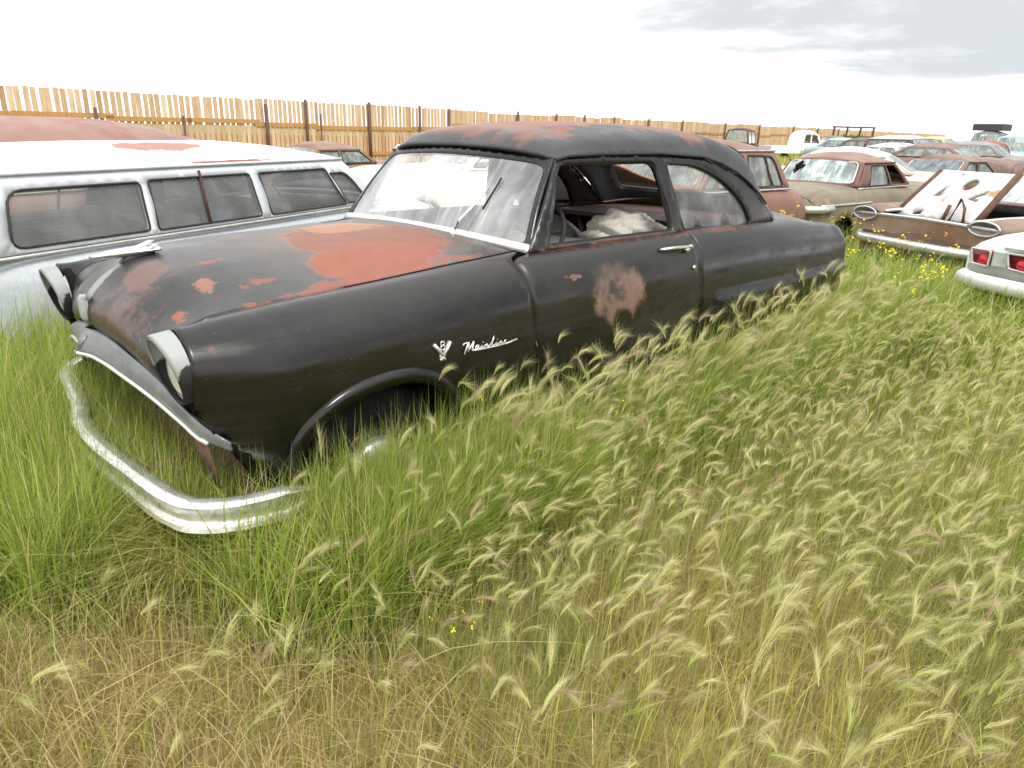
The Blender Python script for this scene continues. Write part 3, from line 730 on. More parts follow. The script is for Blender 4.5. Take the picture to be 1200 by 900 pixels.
# ================================================================== the other cars
def weather(name, c, rustamt=.5, rough=.55, c2=None, rc=((.13, .055, .035), (.22, .10, .06)), patches=(), spec=.4):
    return paint(name, c, c2 or tuple(x*.75 for x in c), rough=rough, nscale=1.3, spec=spec, rust=[(rc[0], rc[1], 1.7, .72-.22*rustamt), (rc[1], rc[0], 7.0, .72-.1*rustamt)], patches=patches)
FARG = glass('old_car_glass', (.72, .80, .78), .30, (.62, .70, .68), 1.2)
CLEARG = glass('clearer_car_glass', (.92, .94, .93), .17, (.74, .75, .73), 1.0, False, .3)
CINT = plain('dim_car_interior', (.24, .22, .20), .9)
PALETRIM = paint('dull_bright_trim', (.62, .62, .60), (.45, .45, .42), rough=.35, metal=.5, nscale=8.0, rust=[((.2, .12, .08), (.3, .2, .13), 9.0, .70)])
REDL = plain('red_lamp_glass', (.42, .012, .02), .2)
SEALB = plain('window_seal_black', (.025, .024, .022), .7)
def old_car(name, label, cat, loc, rz, p, group=None):
    """p: L W zb zh zn zd zt zr zc xa xat xct xc rock; nose at local x=0, tail at x=L"""
    root = empty(name, (loc[0], loc[1], 0), rz, label, cat, group)
    g = lambda k, d: p.get(k, d)
    L, W = p['L'], g('W', .88); zb, zr, zc = p['zb'], p['zr'], p['zc']; zh, zn, zd, zt_ = g('zh', zb), g('zn', zb-.08), g('zd', zb-.03), g('zt', zb-.1)
    xa, xat, xct, xc = p['xa'], p['xat'], p['xct'], p['xc']; rk = g('rock', .15); lod = g('lod', 0); stp = (.07, .16, .3)[lod]
    bp, rp, gp_ = p['paint'], g('roofpaint', p['paint']), g('glass', FARG); fp = g('framepaint', bp); hp = g('hoodpaint', bp)
    wagon = g('wagon', False)
    us = [0, .04*L, xa*.5, xa, (xa+xc)/2, min(xc, L*.9), (min(xc, L*.9)+L*.965)/2, L*.965, L]
    cz = [zn-.07, zn, (zn+zh)/2+.01, zh, zb, zb if not wagon else zb, (zd+zb)/2 if not wagon else zb, zt_+.02 if not wagon else zb-.01, zt_-.06 if not wagon else zb-.04]
    wf = [.88, .94, .98, 1, 1, 1, .985, .93, .88]
    crown = g('crown', .05)
    rows = []
    for u, z, f in zip(us, cz, wf):
        w = W*f; h = z-rk
        rows.append([(u, 0, z+crown), (u, .45*w, z+crown*.75), (u, g('cry', .80)*w, z), (u, .94*w, z-.07*min(1, h/.6)), (u, w, z-.25*h), (u, .985*w, z-.62*h), (u, .94*w, rk)])
    B = Loft(us, rows); TSC = .20
    def bf(s): return lambda u, t: (lambda q: Vector((q.x, s*q.y, q.z)))(B.pt(u, t))
    def tf(u, t): q = B.pt(u, abs(t)); return Vector((q.x, math.copysign(q.y, t) if t else 0, q.z))
    n1 = (14, 7, 4)[lod]
    tt = [-2, -1.5, -1, -.5, 0, .5, 1, 1.5, 2]
    ho = g('hood_up', None)
    if ho is None: grid('hood', tf, lin(0, xa, n1), tt, hp, root, .012, out=lambda c: (0, 0, 1))
    else:      # raised on its rear hinge
        a0 = R(ho); hx = xa-.05; hz = zh+.02
        def up(u, t):
            q = tf(u, t*.86); d = hx-q.x; lz = q.z-hz
            return Vector((hx-d*math.cos(a0)+lz*math.sin(a0), q.y, hz+d*math.sin(a0)+lz*math.cos(a0)+.02))
        grid('hood', up, lin(.05, xa-.05, n1), tt, hp, root, .02, out=lambda c: (0, 0, 1))
        b = MB(); b.box((xa*.5, 0, zh-.22), (xa*.6, W*1.0, .12)); b.box((xa*.55, .05, zh-.08), (.55, .45, .25)); b.build('engine', plain('grimy_engine', (.03, .027, .025), .8), root)
    if not wagon: grid('trunk_lid', tf, lin(min(xc, L*.9)-.02, L, n1), tt, g('deckpaint', bp), root, .012, out=lambda c: (0, 0, 1))
    for s in (-1, 1):
        wr = .36
        ol = [(0, 2), (0, 6)]
        for wx in (g('wf', xa*.55), g('wr', xc+(L-xc)*.35 if not wagon else L-1.1)):
            for k in range(9):
                a = math.pi-math.pi*k/8; ol.append((wx+wr*math.cos(a), B.t_at_z(wx, max(rk+.005, rk+.05+wr*.95*math.sin(a))) if 0 < k < 8 else 6))
        ol += [(L, 6), (L, 2)]
        panel('side_panel', bf(s), ol, [], bp, root, stp, .015, 1, TSC, lambda c, s=s: (0, s, .15))
    for (x, sg, nm) in ((0, -1, 'nose_panel'), (L, 1, 'tail_panel')):
        r0 = B.P[0 if x == 0 else -1]; half = [(q[1], q[2]) for q in r0]; poly = [(-y, z) for y, z in half[::-1][:-1]]+half
        bulge = g('bulge', .07)
        panel(nm, lambda y, z, x=x, sg=sg: Vector((x+sg*bulge*(1-(y/W)**2), y, z)), poly, [], g('nosepaint', bp) if x == 0 else g('tailpaint', bp), root, max(stp, .12), .015, out=lambda c, sg=sg: (sg, 0, 0))
    # greenhouse
    Wb, We = W*g('wb', .90), W*g('we', .72); c1 = g('bow', .16)
    pw_ = g('slantpow', 1)
    def sd(s): return lambda f, b: Vector((xa+f*(xc-xa)+b*((xat-xa)*max(0, 1-f)**pw_+(xct-xc)*max(0, f)**pw_), s*(Wb+(We-Wb)*b+.02*math.sin(b*math.pi)), zb-.005+(zr-zb)*b))
    sx, sy = xc-xa, zr-zb
    wins = g('wins', [(.06, .50), (.55, .93)])
    polys = []
    for wq in wins:
        f0, f1 = wq[0], wq[1]; b0, b1 = (wq[2], wq[3]) if len(wq) > 3 else (.06, .90)
        rr = wq[4] if len(wq) > 4 else .04
        P_ = round_poly([(f0*sx, b0*sy), (f1*sx, b0*sy), (f1*sx, b1*sy), (f0*sx, b1*sy)], rr if isinstance(rr, list) else rr, 4 if lod == 0 else 2)
        polys.append([(a/sx, b/sy) for a, b in P_])
    outl = [(0, 0), (1, 0), (1, 1), (0, 1)]
    for s in (-1, 1):
        fr = panel('window_frame', sd(s), outl, polys, fp, root, stp, .03, sx, sy, lambda c, s=s: (0, s, .2))
        for k, q in enumerate(polys):
            if k in g('noglass', ()): continue
            panel('side_glass', lambda f, b, s=s: sd(s)(f, b)-Vector((0, s*.012, 0)), q, [], gp_, root, .3, 0, sx, sy, lambda c, s=s: (0, s, .2))
            if lod < 2:
                b = MB(); q3 = [sd(s)(f, bb)+Vector((0, s*.003, 0)) for f, bb in q]; b.tube(q3+[q3[0]], .008 if lod == 0 else .014, 5, False); b.build('window_seal', g('sealmat', SEALB), fr, True)
        for (f, mat, r) in g('bars', ()):
            b = MB(); b.tube([sd(s)(f[0], .05)+Vector((0, s*.004, 0)), sd(s)(f[1] if len(f) > 1 else f[0], .92)+Vector((0, s*.004, 0))], r, 6); b.build('window_divider', mat, fr, True)
        if g('drip', True) and lod < 2:
            b = MB(); b.tube([sd(s)(f, 1.0)+Vector((0, s*.012, .004)) for f in lin(-.01, 1.01, 12)], .012, 6); b.build('drip_rail', g('dripmat', fp), root, True)
        if g('trim', False):
            b = MB(); b.tube([sd(s)(f, -.03)+Vector((0, s*.012, 0)) for f in lin(g('trim0', 0), 1.0, 12)], .014, 6, flat=.8); b.build('belt_trim', PALETRIM, root, True)
        if g('sidetrim', None):
            z0, u0, u1 = p['sidetrim']; b = MB(); b.tube([bf(s)(u, B.t_at_z(u, z0))+Vector((0, s*.010, 0)) for u in lin(u0, u1, 14)], .016, 6); b.build('side_trim', PALETRIM, root, True)
    def roofz(a, v): 
        e = g('ends', .35); k = min(1, v/e, (1-v)/e); k = max(0, k); k = 1-(1-k)**2
        return zr+(zc-zr)*(1-abs(a)**2.4)*(.35+.65*k)
    def rf(v, a):
        xf = xat-c1*.5*(1-a*a); xr = xct+c1*.5*(1-a*a)*(1 if not wagon else .4)
        return Vector((xf+(xr-xf)*v, a*We*1.0, roofz(a, v)))
    grid('roof', rf, lin(0, 1, (16, 8, 5)[lod]), [-1, -.93, -.82, -.6, -.3, 0, .3, .6, .82, .93, 1], rp, root, .02, out=lambda c: (0, c.y, .5))
    for (nm, base, top, v, sgn) in (('windshield', xa, xat, 0, -1), ('rear_glass', xc, xct, 1, 1)):
        def fn(a, b, base=base, v=v, sgn=sgn, o=0):
            bt = Vector((base+sgn*c1*(1-a*a)*(1 if not (wagon and sgn > 0) else .4), a*Wb, zb+.01+.02*(1-a*a))); tp = rf(v, a)
            q = bt.lerp(tp, b); return q+Vector((sgn*.012*math.sin(b*math.pi), 0, .006*math.sin(b*math.pi)))
        lx, lz = Wb, math.hypot(top-base, zr-zb)
        m = .95 if nm == 'windshield' else g('rearw', .90)
        pol = [(a/lx, b/lz) for a, b in round_poly([(-m*lx, .09*lz), (m*lx, .09*lz), (m*lx, .93*lz), (-m*lx, .93*lz)], .07, 4 if lod == 0 else 2)]
        ff = panel(nm+'_frame', fn, [(-1, 0), (1, 0), (1, 1), (-1, 1)], [pol], fp, root, max(stp, .09), .02, lx, lz, lambda c, sgn=sgn: (sgn, 0, .3))
        if nm in g('broken', ()): continue
        hole = g('hole', None); hs = []
        if hole and nm == 'rear_glass':
            hs = [[(hole[0]+hole[2]*math.cos(a)*(1+.35*math.sin(3*a+1)+.2*math.sin(7*a))/lx, hole[1]+hole[2]*math.sin(a)*(1+.3*math.cos(4*a))/lz) for a in lin(0, 2*math.pi*15/16, 16)]]
        panel(nm, fn, pol, hs, g('screenglass', gp_), ff, max(stp, .1), 0, lx, lz, lambda c, sgn=sgn: (sgn, 0, .3))
        if g('screentrim', False) or nm in g('trimmed', ()):
            b = MB(); q3 = [fn(a, bb)+Vector((sgn*.006, 0, .006)) for a, bb in pol]; b.tube(q3+[q3[0]], .013, 6, False); b.build('bright_surround', PALETRIM, ff, True)
    # inside
    if lod < 2:
        b = MB(); b.box(((xa+xc)/2, 0, zb-.30), (xc-xa, W*1.5, .04)); b.build('cabin_floor', CINT, root)
        for xs in g('seats', ((xa+xc)/2-.05, xc-.35)):
            b = MB(); n = 12
            b.tube([(xs, y, zb-.02) for y in (-W*.70, -W*.66, -W*.3, 0, W*.3, W*.66, W*.70)], [.04, .09, .11, .11, .11, .09, .04], 8, flat=1.0); b.box((xs, 0, zb-.2), (.14, W*1.36, .3)); b.build('seat_back', g('seatmat', CINT), root, True)
        b = MB(); b.torus((xa+.42, g('swy', .33), zb+.03), .19, .013, (.8, 0, -.5), 24, 6); b.tube([(xa+.42, g('swy', .33), zb+.03), (xa+.1, g('swy', .33), zb-.12)], .02, 6); b.build('steering_wheel', SEALB, root, True)
        b = MB(); b.tube([(xa+.14, -W*.78, zb-.03), (xa+.14, W*.78, zb-.03)], .07, 8); b.build('dashboard', CINT, root, True)
    # lamps, bumpers, grille, wheels
    bz = g('bumper_z', rk+.16)
    for (x, sg) in ((0, -1), (L, 1)):
        if (x == 0 and g('nofront', False)) or (x == L and g('norear', False)): continue
        o = .13; pts = [(x-sg*.35, W*.98, bz), (x-sg*.05, W*.97, bz), (x+sg*o*.8, W*.80, bz), (x+sg*(o+.05), W*.4, bz), (x+sg*(o+.07), 0, bz)]; pts = pts+[(a, -b_, c) for a, b_, c in pts[:-1][::-1]]
        b = MB(); b.tube(pts, .055 if lod < 2 else .07, 8); b.build('bumper', g('bumpermat', PALETRIM), root, True)
    if lod < 2:
        for s in (-1, 1):
            if not g('nolamps', False):
                b = MB(); b.lathe([(.0, -.05), (.06, -.045), (.085, -.02), (.095, 0), (.11, -.012), (.115, .04)], (-.02+g('lampx', .0), s*W*g('lampy', .70), g('lampz', zn-.16)), 'X', 20); b.build('headlight', PALETRIM, root, True)
            if g('tails', True):
                b = MB(); b.lathe([(.0, .07), (.04, .065), (.06, .04), (.065, 0)], (L-.0, s*W*.70, zt_-.16), 'X', 16); b.build('tail_lamp', REDL, root, True)
        b = MB()
        if not g('nogrille', False):
            for k in range(3): b.tube([(-.05-.02, -W*.55, zn-.20-.06*k), (-.07-.03, 0, zn-.20-.06*k), (-.07, W*.55, zn-.20-.06*k)], .016, 6)
            b.build('grille', PALETRIM, root, True)
        for wx in (g('wf', xa*.55), g('wr', xc+(L-xc)*.35 if not wagon else L-1.1)):
            for s in (-1, 1): wheel(root, wx, s*W*.80, s, .33, rk+.10, cap=False)
    return root, B, sd, rf
def at(ang, origin, dx, dy):
    return (origin[0]+dx*math.cos(ang)-dy*math.sin(ang), origin[1]+dx*math.sin(ang)+dy*math.cos(ang))

RUSTRED = ((.16, .06, .04), (.24, .12, .08))
# ---- station wagon with the white roof (points away to the right)
WP = paint('silver_wagon_paint', (.54, .585, .61), (.44, .475, .50), rough=.30, nscale=1.4, spec=.5, rust=[((.16, .11, .09), (.22, .16, .13), 6.0, .73)])
WF = paint('pale_blue_wagon_frame', (.68, .71, .73), (.58, .62, .645), rough=.45, nscale=3.0, rust=[((.25, .12, .09), (.35, .2, .15), 5.0, .71)])
WR = paint('white_wagon_roof', (.80, .81, .83), (.74, .75, .78), rough=.4, nscale=2.0, patches=[
   ((3.72, .34, 1.40), (.44, .13, .2), (.40, .19, .15), (.30, .13, .10), .35, 9.0, .1), ((2.05, .15, 1.42), (.28, .14, .2), (.45, .24, .2), (.36, .18, .14), .6, 8.0, .3, .8),
   ((3.3, .675, 1.26), (.55, .02, .03), (.25, .05, .04), (.3, .1, .08), .6, 6.0, .2)])
ang = R(180+24.76)
wroot, wB, wsd, wrf = old_car('station_wagon', 'silver station wagon with a white roof and long side windows, parked behind the black sedan', 'station wagon', (3.824, 4.815), ang,
    dict(L=5.62, W=.86, zb=.825, zh=.80, zn=.72, zr=1.258, zc=1.412, xa=1.36, xat=1.93, xct=5.42, xc=5.54, rock=.02, wagon=True, slantpow=4, wb=.935, we=.82, bow=.14, paint=WP, roofpaint=WR, framepaint=WF, glass=CLEARG,
         wins=[(.052, .137, .07, .72, [.02, .01, .01, .10]), (.147, .408, .05, .82, [.02, .03, .03, .02]), (.437, .690, .06, .82, .03), (.708, .940, .075, .80, [.03, .09, .11, .03])],
         bars=(((.575, .568), plain('rusty_window_bar', (.075, .03, .024), .8), .012), ((.142, .132), PALETRIM, .011)), trim=True, seats=(2.6, 3.7), bumper_z=.2, wr=4.5, swy=-.33))
# hanging torn headliner cloth inside the wagon
cl = MB(); v = []; 
for i in range(10):
    for j in range(8): v.append((4.35-.55*i/9+.05*math.sin(j*1.7+i), .28+.10*math.sin(i*.9+j*.6)+.03*j, 1.24-.42*i/9*(.6+.4*j/7)-.03*j))
f = [(i*8+j, i*8+j+1, (i+1)*8+j+1, (i+1)*8+j) for i in range(9) for j in range(7)]
mobj('torn_headliner', v, f, plain('olive_cloth', (.26, .25, .16), .95), wroot, True, .006)
b = MB(); b.box((4.7, 0, .66), (1.4, 1.4, .22)); b.build('load_floor', CINT, wroot)
b = MB(); b.tube([(3.35, .2, .80), (3.35, .62, .80)], .09, 8); b.build('blue_seat_cover', plain('blue_cloth', (.09, .12, .2), .9), wroot, True)
for (y0, y1) in ((.62, .60), (-.66, -.62)):
    b = MB(); b.tube([(2.9, y0, .45), (2.88, y1, 1.22)], .055, 6); b.build('inner_pillar', CINT, wroot, True)

# ---- red roofed car behind the wagon
RP = weather('faded_red_roof_paint', (.215, .10, .070), .2, .5, (.27, .155, .115), patches=[((2.4, -.5, 1.33), (1.2, .08, .05), (.12, .07, .10), (.2, .09, .10), .3, 6.0, .3, .7)])
RPB = weather('faded_red_body_paint', (.30, .15, .12), .4, .55, (.27, .19, .15))
old_car('red_sedan', 'faded red car whose curved roof shows above the white-roofed wagon', 'car', at(ang, (-1.805, 4.365), -5.75, 0), ang,
    dict(L=5.9, W=.92, zb=.98, zr=1.33, zc=1.575, xa=1.5, xat=1.95, xct=5.3, xc=5.7, rock=.12, paint=RPB, roofpaint=RP, wins=[(.04, .3), (.35, .64), (.68, .95)], trim=True, ends=.34, wr=4.8, glass=CLEARG))

# ---- red coupe with its hood raised, seen past the black car's rear window
RC = weather('rust_red_coupe_paint', (.20, .095, .065), .5, .5, (.25, .14, .105), rc=((.30, .15, .12), (.2, .09, .06)))
RCH = weather('pink_faded_hood_paint', (.36, .18, .13), .35, .55, (.40, .24, .18), rc=((.2, .08, .05), (.28, .13, .08)))
old_car('red_coupe', 'rust red car with pale trimmed windows just beyond the tail of the black sedan', 'car', (4.28, 2.38), R(-5.5),
    dict(L=3.75, W=.84, zb=.955, zh=.93, zn=.86, zd=.90, zt=.86, zr=1.38, zc=1.50, xa=1.45, xat=1.82, xct=2.95, xc=3.22, rock=.15, paint=RC, hoodpaint=RCH, wb=.93, we=.80, glass=glass('pale_clear_glass', (.78, .84, .80), .26, (.70, .74, .70), 1.3),
         hood_up=17, wins=[(.05, .16, .06, .86, [.02, .01, .01, .07]), (.18, .46, .06, .88, .03), (.53, .80, .06, .88, .03), (.815, .93, .06, .86, [.01, .03, .09, .01])], trim=True, trim0=.0, dripmat=PALETRIM, wf=.75, seats=(2.1,), tails=False, norear=True,
         deckpaint=RC))
OLX, OLY = 10.35, 2.32
OLPOS = (OLX+3.74*math.cos(R(3)), OLY-3.74*math.sin(R(3)))
# ---- olive brown sedan with the big cracked back window
OLR = weather('sunbleached_red_brown_roof', (.19, .105, .08), .4, .6, (.30, .20, .155), rc=((.55, .47, .43), (.42, .32, .27)))
OL = weather('olive_brown_paint', (.23, .20, .14), .5, .6, (.17, .13, .095), rc=((.26, .13, .10), (.34, .30, .22)))
old_car('olive_sedan', 'olive brown sedan with a broken, hazy back window and rust red roof', 'car', OLPOS, R(177),
    dict(L=4.95, W=.80, zb=.82, zh=.78, zn=.72, zd=.78, zt=.75, zr=1.18, zc=1.325, xa=1.85, xat=2.4, xct=3.45, xc=3.72, rock=.02, paint=OL, roofpaint=OLR, framepaint=weather('red_brown_pillar', (.19, .10, .075), .5), wb=.88, we=.78, rearw=.88,
         screenglass=glass('crazed_glass', (.62, .72, .69), .55, (.58, .68, .66), 1.1), wins=[(.06, .36), (.40, .80)], noglass=(0,), trimmed=('rear_glass',), hole=(.55*-1, .62, .10), trim=True, sidetrim=(.60, 3.4, 4.85), bumpermat=PALETRIM, bumper_z=.55, tails=False))
# ---- brown car facing us, its white hood panel leaning open on the windshield
BRN = weather('flat_brown_paint', (.165, .105, .075), .55, .6, (.26, .19, .145), rc=((.28, .17, .11), (.30, .24, .18)))
brot = R(-23)
broot, bB, bsd, brf = old_car('brown_sedan', 'brown car facing the camera with a white hood panel leaning on its windshield', 'car', (7.62, -.28), brot,
    dict(L=5.1, W=1.0, zb=.80, zh=.76, zn=.74, zr=1.13, zc=1.25, xa=1.62, xat=2.1, xct=3.5, xc=4.1, rock=-.10, paint=BRN, wb=.90, we=.80, bow=.22, hood_up=None, screenglass=glass('bright_dusty_screen', (.8, .86, .85), .55, (.75, .80, .79), 1.8), wins=[(.05, .5), (.54, .95)], nolamps=True, nogrille=True, bumper_z=.42, bumpermat=white_metal, trimmed=('windshield',), crown=.0))
for o in list(broot.children):
    if o.name.split('.')[0] == 'hood': bpy.data.objects.remove(o)
b = MB(); b.add([(.06, -.70, .48), (.06, .70, .48), (1.45, .70, .50), (1.45, -.70, .50)], [(0, 1, 2, 3)]); b.build('engine_bay', plain('dark_engine_bay', (.03, .027, .02), .9), broot, thick=.02)
for s in (-1, 1):   # fender tops either side of the open bay, with hooded lamp brows
    v = []; f = []; n = 12
    for i, x in enumerate(lin(-.12, 1.6, n)):
        k = i/(n-1)
        for (y, z) in ((.60-.02*k, .735+.02*k), (.66, .765+.02*k), (.78, .79+.02*k), (.92, .775+.01*k), (.99, .72), (1.0, .64)): v.append((x, s*y*(.95+.05*min(1, k*4)), z-.02*(1-min(1, k*5))))
    f = [(i*6+j, i*6+j+1, (i+1)*6+j+1, (i+1)*6+j) for i in range(n-1) for j in range(5)]
    fd = mobj('fender_top', v, f, BRN, broot, True, .02)
    b = MB(); q = [(-.13, s*(.775+.17*math.cos(a)), .70+.072*math.sin(a)) for a in lin(0, 2*math.pi, 25)]; b.tube(q, .010, 6, False); b.build('lamp_surround', white_metal, fd, True)
    b = MB(); q = [(-.12, s*(.775+.165*math.cos(a)), .70+.068*math.sin(a)) for a in lin(0, 2*math.pi*23/24, 24)]; b.add(q+[(-.04, s*.775, .70)], [(i, (i+1) % 24, 24) for i in range(24)]); sc_ = b.build('lamp_recess', plain('grey_lamp_recess', (.2, .2, .19), .5), fd, True)
    b = MB(); b.tube([(-.02, s*.58, .74), (.4, s*.57, .76), (1.0, s*.57, .77), (1.45, s*.57, .78)], .02, 6); b.build('bay_edge', white_metal, broot, True)
b = MB(); b.tube([(-.10, y, .695+.02*(1-abs(y))) for y in lin(-.92, .92, 20)], .02, 6); b.build('front_edge', white_metal, broot, True)
b = MB(); b.add([(-.10, -.92, .69), (-.10, .92, .69), (-.06, .92, .50), (-.06, -.92, .50)], [(0, 1, 2, 3)]); b.build('grille_panel', weather('rust_streaked_panel', (.24, .11, .06), .5, .7, (.46, .36, .27), rc=((.12, .05, .03), (.5, .42, .34))), broot, thick=.02)
# the hood's white underside with its lightening holes
HW = paint('white_hood_underside', (.60, .59, .58), (.50, .48, .46), rough=.6, nscale=3.0, rust=[((.34, .2, .09), (.42, .32, .18), 3.2, .57), ((.15, .08, .05), (.25, .14, .08), 9.0, .70)])
hroot = broot
def hp_(a, b): return Vector((.20+.56*b, -a*(.54-.05*b)+.10, .70+.51*b+.06*math.sin(b*math.pi)*(1-a*a)))
def ell(cx, cy, rx, ry, rot=0): return [(cx+rx*math.cos(t)*math.cos(rot)-ry*math.sin(t)*math.sin(rot), cy+rx*math.cos(t)*math.sin(rot)+ry*math.sin(t)*math.cos(rot)) for t in lin(0, 2*math.pi*17/18, 18)]
holes = [ell(.15, .64, .17, .14), round_poly([(.36, .36), (.68, .60), (.62, .34)], .04), round_poly([(-.52, .36), (-.36, .60), (-.26, .36)], .05), ell(-.30, .88, .05, .035), round_poly([(-.62, .08), (-.40, .12), (-.38, .04), (-.6, .02)], .03)]
hpn = panel('raised_hood', hp_, [(-1, 0), (1, 0), (1, 1), (-1, 1)], holes, HW, broot, .07, .04, .56, 1.1, lambda c: (-.3, 0, 1))
for (pts, r, m_) in (([hp_(-.99, .02), hp_(-.99, .5), hp_(-.98, .98)], .028, rustm), ([hp_(.97, .0), hp_(.97, .5), hp_(.97, 1.0)], .035, rustm), ([hp_(.42, -.05)+Vector((-.03, 0, .0)), hp_(.46, .12)+Vector((0, 0, .16)), hp_(.62, .06)+Vector((0, 0, .1)), hp_(.7, -.02)], .017, rustm), ([hp_(.22, .0), hp_(.24, .10)+Vector((0, 0, .09))], .02, rustm)):
    b = MB(); b.tube(pts, r, 8); b.build('hinge_arm', m_, hpn, True)
# ---- brown roofed car behind it
old_car('brown_coupe', 'brown roofed car with a blue-tinted rear window, behind the white hood panel', 'car', (24.3, 3.3), R(168),
    dict(L=5.0, W=.92, zb=.66, zr=1.0, zc=1.17, xa=1.5, xat=2.1, xct=3.0, xc=3.45, rock=.0, paint=BRN, wb=.92, we=.84, screenglass=glass('blue_tint_glass', (.5, .6, .66), .25, (.42, .52, .58), 1.4), trimmed=('rear_glass',), trim=True, lod=1))
# ---- white car cut by the right edge, tail toward us
WT = paint('white_tail_paint', (.80, .80, .80), (.74, .74, .73), rough=.35, nscale=2.0, rust=[((.25, .2, .14), (.35, .3, .22), 6.0, .74)])
SG = paint('pale_green_grey_paint', (.36, .40, .34), (.44, .47, .41), rough=.5, nscale=4.0)
wt_ang = math.atan2(-.33, .94)
def wt_place(): return (5.62, -1.26)
troot = empty('white_sedan', (5.70, -1.26, 0), R(-19), 'white car with red lamps in its pale green tail, at the right edge', 'car')
# local: tail plane at x=0 (towards us), body runs +x; lateral y from +0 (left corner) to -1.8
def tsec(x):
    h = min(1, x/.25); up = .815+.05*min(1, x/1.2)
    return [(.0-.02*(1-h), .40), (.03, .52), (.03, .62), (.0, .69+.02*h), (-.06, .745+.05*h), (-.18, up-.015*(1-h)-.0), (-.45, up+.012), (-.9, up+.02)]
xs = [.0, .03, .08, .16, .30, .6, 1.0, 1.6, 2.4, 3.6]; v = []; f = []
for x in xs:
    a = tsec(x); a = a+[(-1.8-y, z) for y, z in a[:-1][::-1]]
    for (y, z) in a: v.append((x, y, z))
K = 15
f = [(i*K+k, i*K+k+1, (i+1)*K+k+1, (i+1)*K+k) for i in range(len(xs)-1) for k in range(K-1)]
mobj('body', v, f, WT, troot, True, .015, flipto=lambda c: (0, c.y+.9, c.z-.6))
a = tsec(0); a = a+[(-1.8-y, z) for y, z in a[:-1][::-1]]
TWP = paint('white_over_green_tail', (.80, .80, .80), (.74, .74, .73), rough=.35, nscale=3.0, patches=[((0, -.9, .46), (.6, 1.6, .115), (.36, .40, .34), (.46, .49, .43), .10, 8.0, .05)])
tp = panel('tail_panel', lambda y, z: Vector((.0-.03*(1-((y+.9)/.9)**2), y, z)), [(y, z) for y, z in a], [], TWP, troot, .15, .01, out=lambda c: (-1, 0, 0))
for (y0, y1) in ((-.05, -.19), (-.36, -.51), (-1.29, -1.44), (-1.61, -1.75)):
    q = round_poly([(y0, .575), (y1, .565), (y1, .695), (y0+.03, .695)], .02, 3)
    lm = panel('tail_lamp', lambda y, z: Vector((-.035, y, z)), q, [], plain('deep_red_lens', (.20, .012, .02), .2), troot, .2, .02, out=lambda c: (-1, 0, 0))
    b = MB(); cy = (y0+y1)/2-.02; b.lathe([(.0, .024), (.032, .018), (.044, .0)], (-.050, cy, .612), 'X', 18, -1); b.build('red_reflector', plain('bright_red_lens', (.5, .01, .02), .15), lm, True)
    b = MB(); q3 = [(-.058, y, z) for y, z in q]; b.tube(q3+[q3[0]], .010, 5, False); b.build('lamp_rim', white_metal, lm, True)
for y0 in (-.195, -1.45):
    b = MB(); b.box((-.045, y0-.08, .635), (.02, .12, .11)); b.build('backup_lamp', plain('pale_lens', (.45, .5, .46), .2), troot)
b = MB(); b.tube([(.42, .045, .455), (.12, .04, .455), (-.06, .00, .45), (-.13, -.15, .445), (-.16, -.5, .44), (-.16, -1.3, .44), (-.13, -1.65, .445), (-.06, -1.82, .45)], .058, 10, flat=1.1); b.build('rear_bumper', WT, troot, True)
b = MB(); b.box((-.05, -.9, .725), (.03, 1.2, .025)); b.build('deck_trim', PALETRIM, troot)
b = MB(); b.box((1.8, -.9, .36), (3.4, 1.6, .1)); b.build('floor_pan', CINT, troot)
# greenhouse of the white car, mostly beyond the frame
v = []; 
for (x, y, z) in ((1.35, -.12, .90), (2.1, -.30, 1.28), (3.5, -.30, 1.30), (3.6, -.12, .92)): v += [(x, y, z), (x, -1.8-y, z)]
mobj('cabin', v, [(0, 2, 3, 1), (2, 4, 5, 3), (4, 6, 7, 5), (0, 6, 4, 2), (1, 3, 5, 7)], WT, troot, False)
# ---- cream car seen through the black sedan's windshield, convertible frame car, brown roof
CR = paint('cream_white_paint', (.66, .66, .60), (.74, .74, .70), rough=.4, nscale=2.0, rust=[((.3, .18, .12), (.4, .3, .22), 5.0, .72)])
old_car('cream_sedan', 'cream white car seen through the black sedan windshield', 'car', (4.6, 6.9), R(-16),
    dict(L=5.0, W=.9, zb=.98, zr=1.36, zc=1.52, xa=1.55, xat=2.05, xct=3.4, xc=3.85, rock=.15, paint=CR, wins=[(.05, .15), (.18, .55), (.6, .94)], glass=CLEARG, trim=True))
old_car('cream_coupe', 'pale cream car with thin white window frames beyond the silver wagon nose', 'car', (8.0, 8.0), R(-14),
    dict(L=4.9, W=.9, zb=.98, zr=1.36, zc=1.50, xa=1.55, xat=2.05, xct=3.3, xc=3.85, rock=.15, paint=CR, wins=[(.05, .15), (.18, .52), (.57, .94)], glass=CLEARG, trim=True))
cv = empty('stripped_convertible', (11.0, 11.1, -.26), R(204), 'white stripped car with a bare roof frame and steering wheel, beyond the wagon windshield', 'car')

STK = weather('white_streaked_roof', (.50, .40, .36), .5, .5, (.66, .60, .58), rc=((.34, .2, .17), (.7, .66, .64)))
old_car('streaked_sedan', 'low car with a white-streaked pinkish roof just above the olive sedan', 'car', (14.6, 6.5), R(-70),
    dict(L=4.9, W=.92, zb=.85, zr=1.17, zc=1.375, xa=1.5, xat=2.0, xct=3.4, xc=3.95, rock=.0, paint=STK, lod=1, ends=.6))
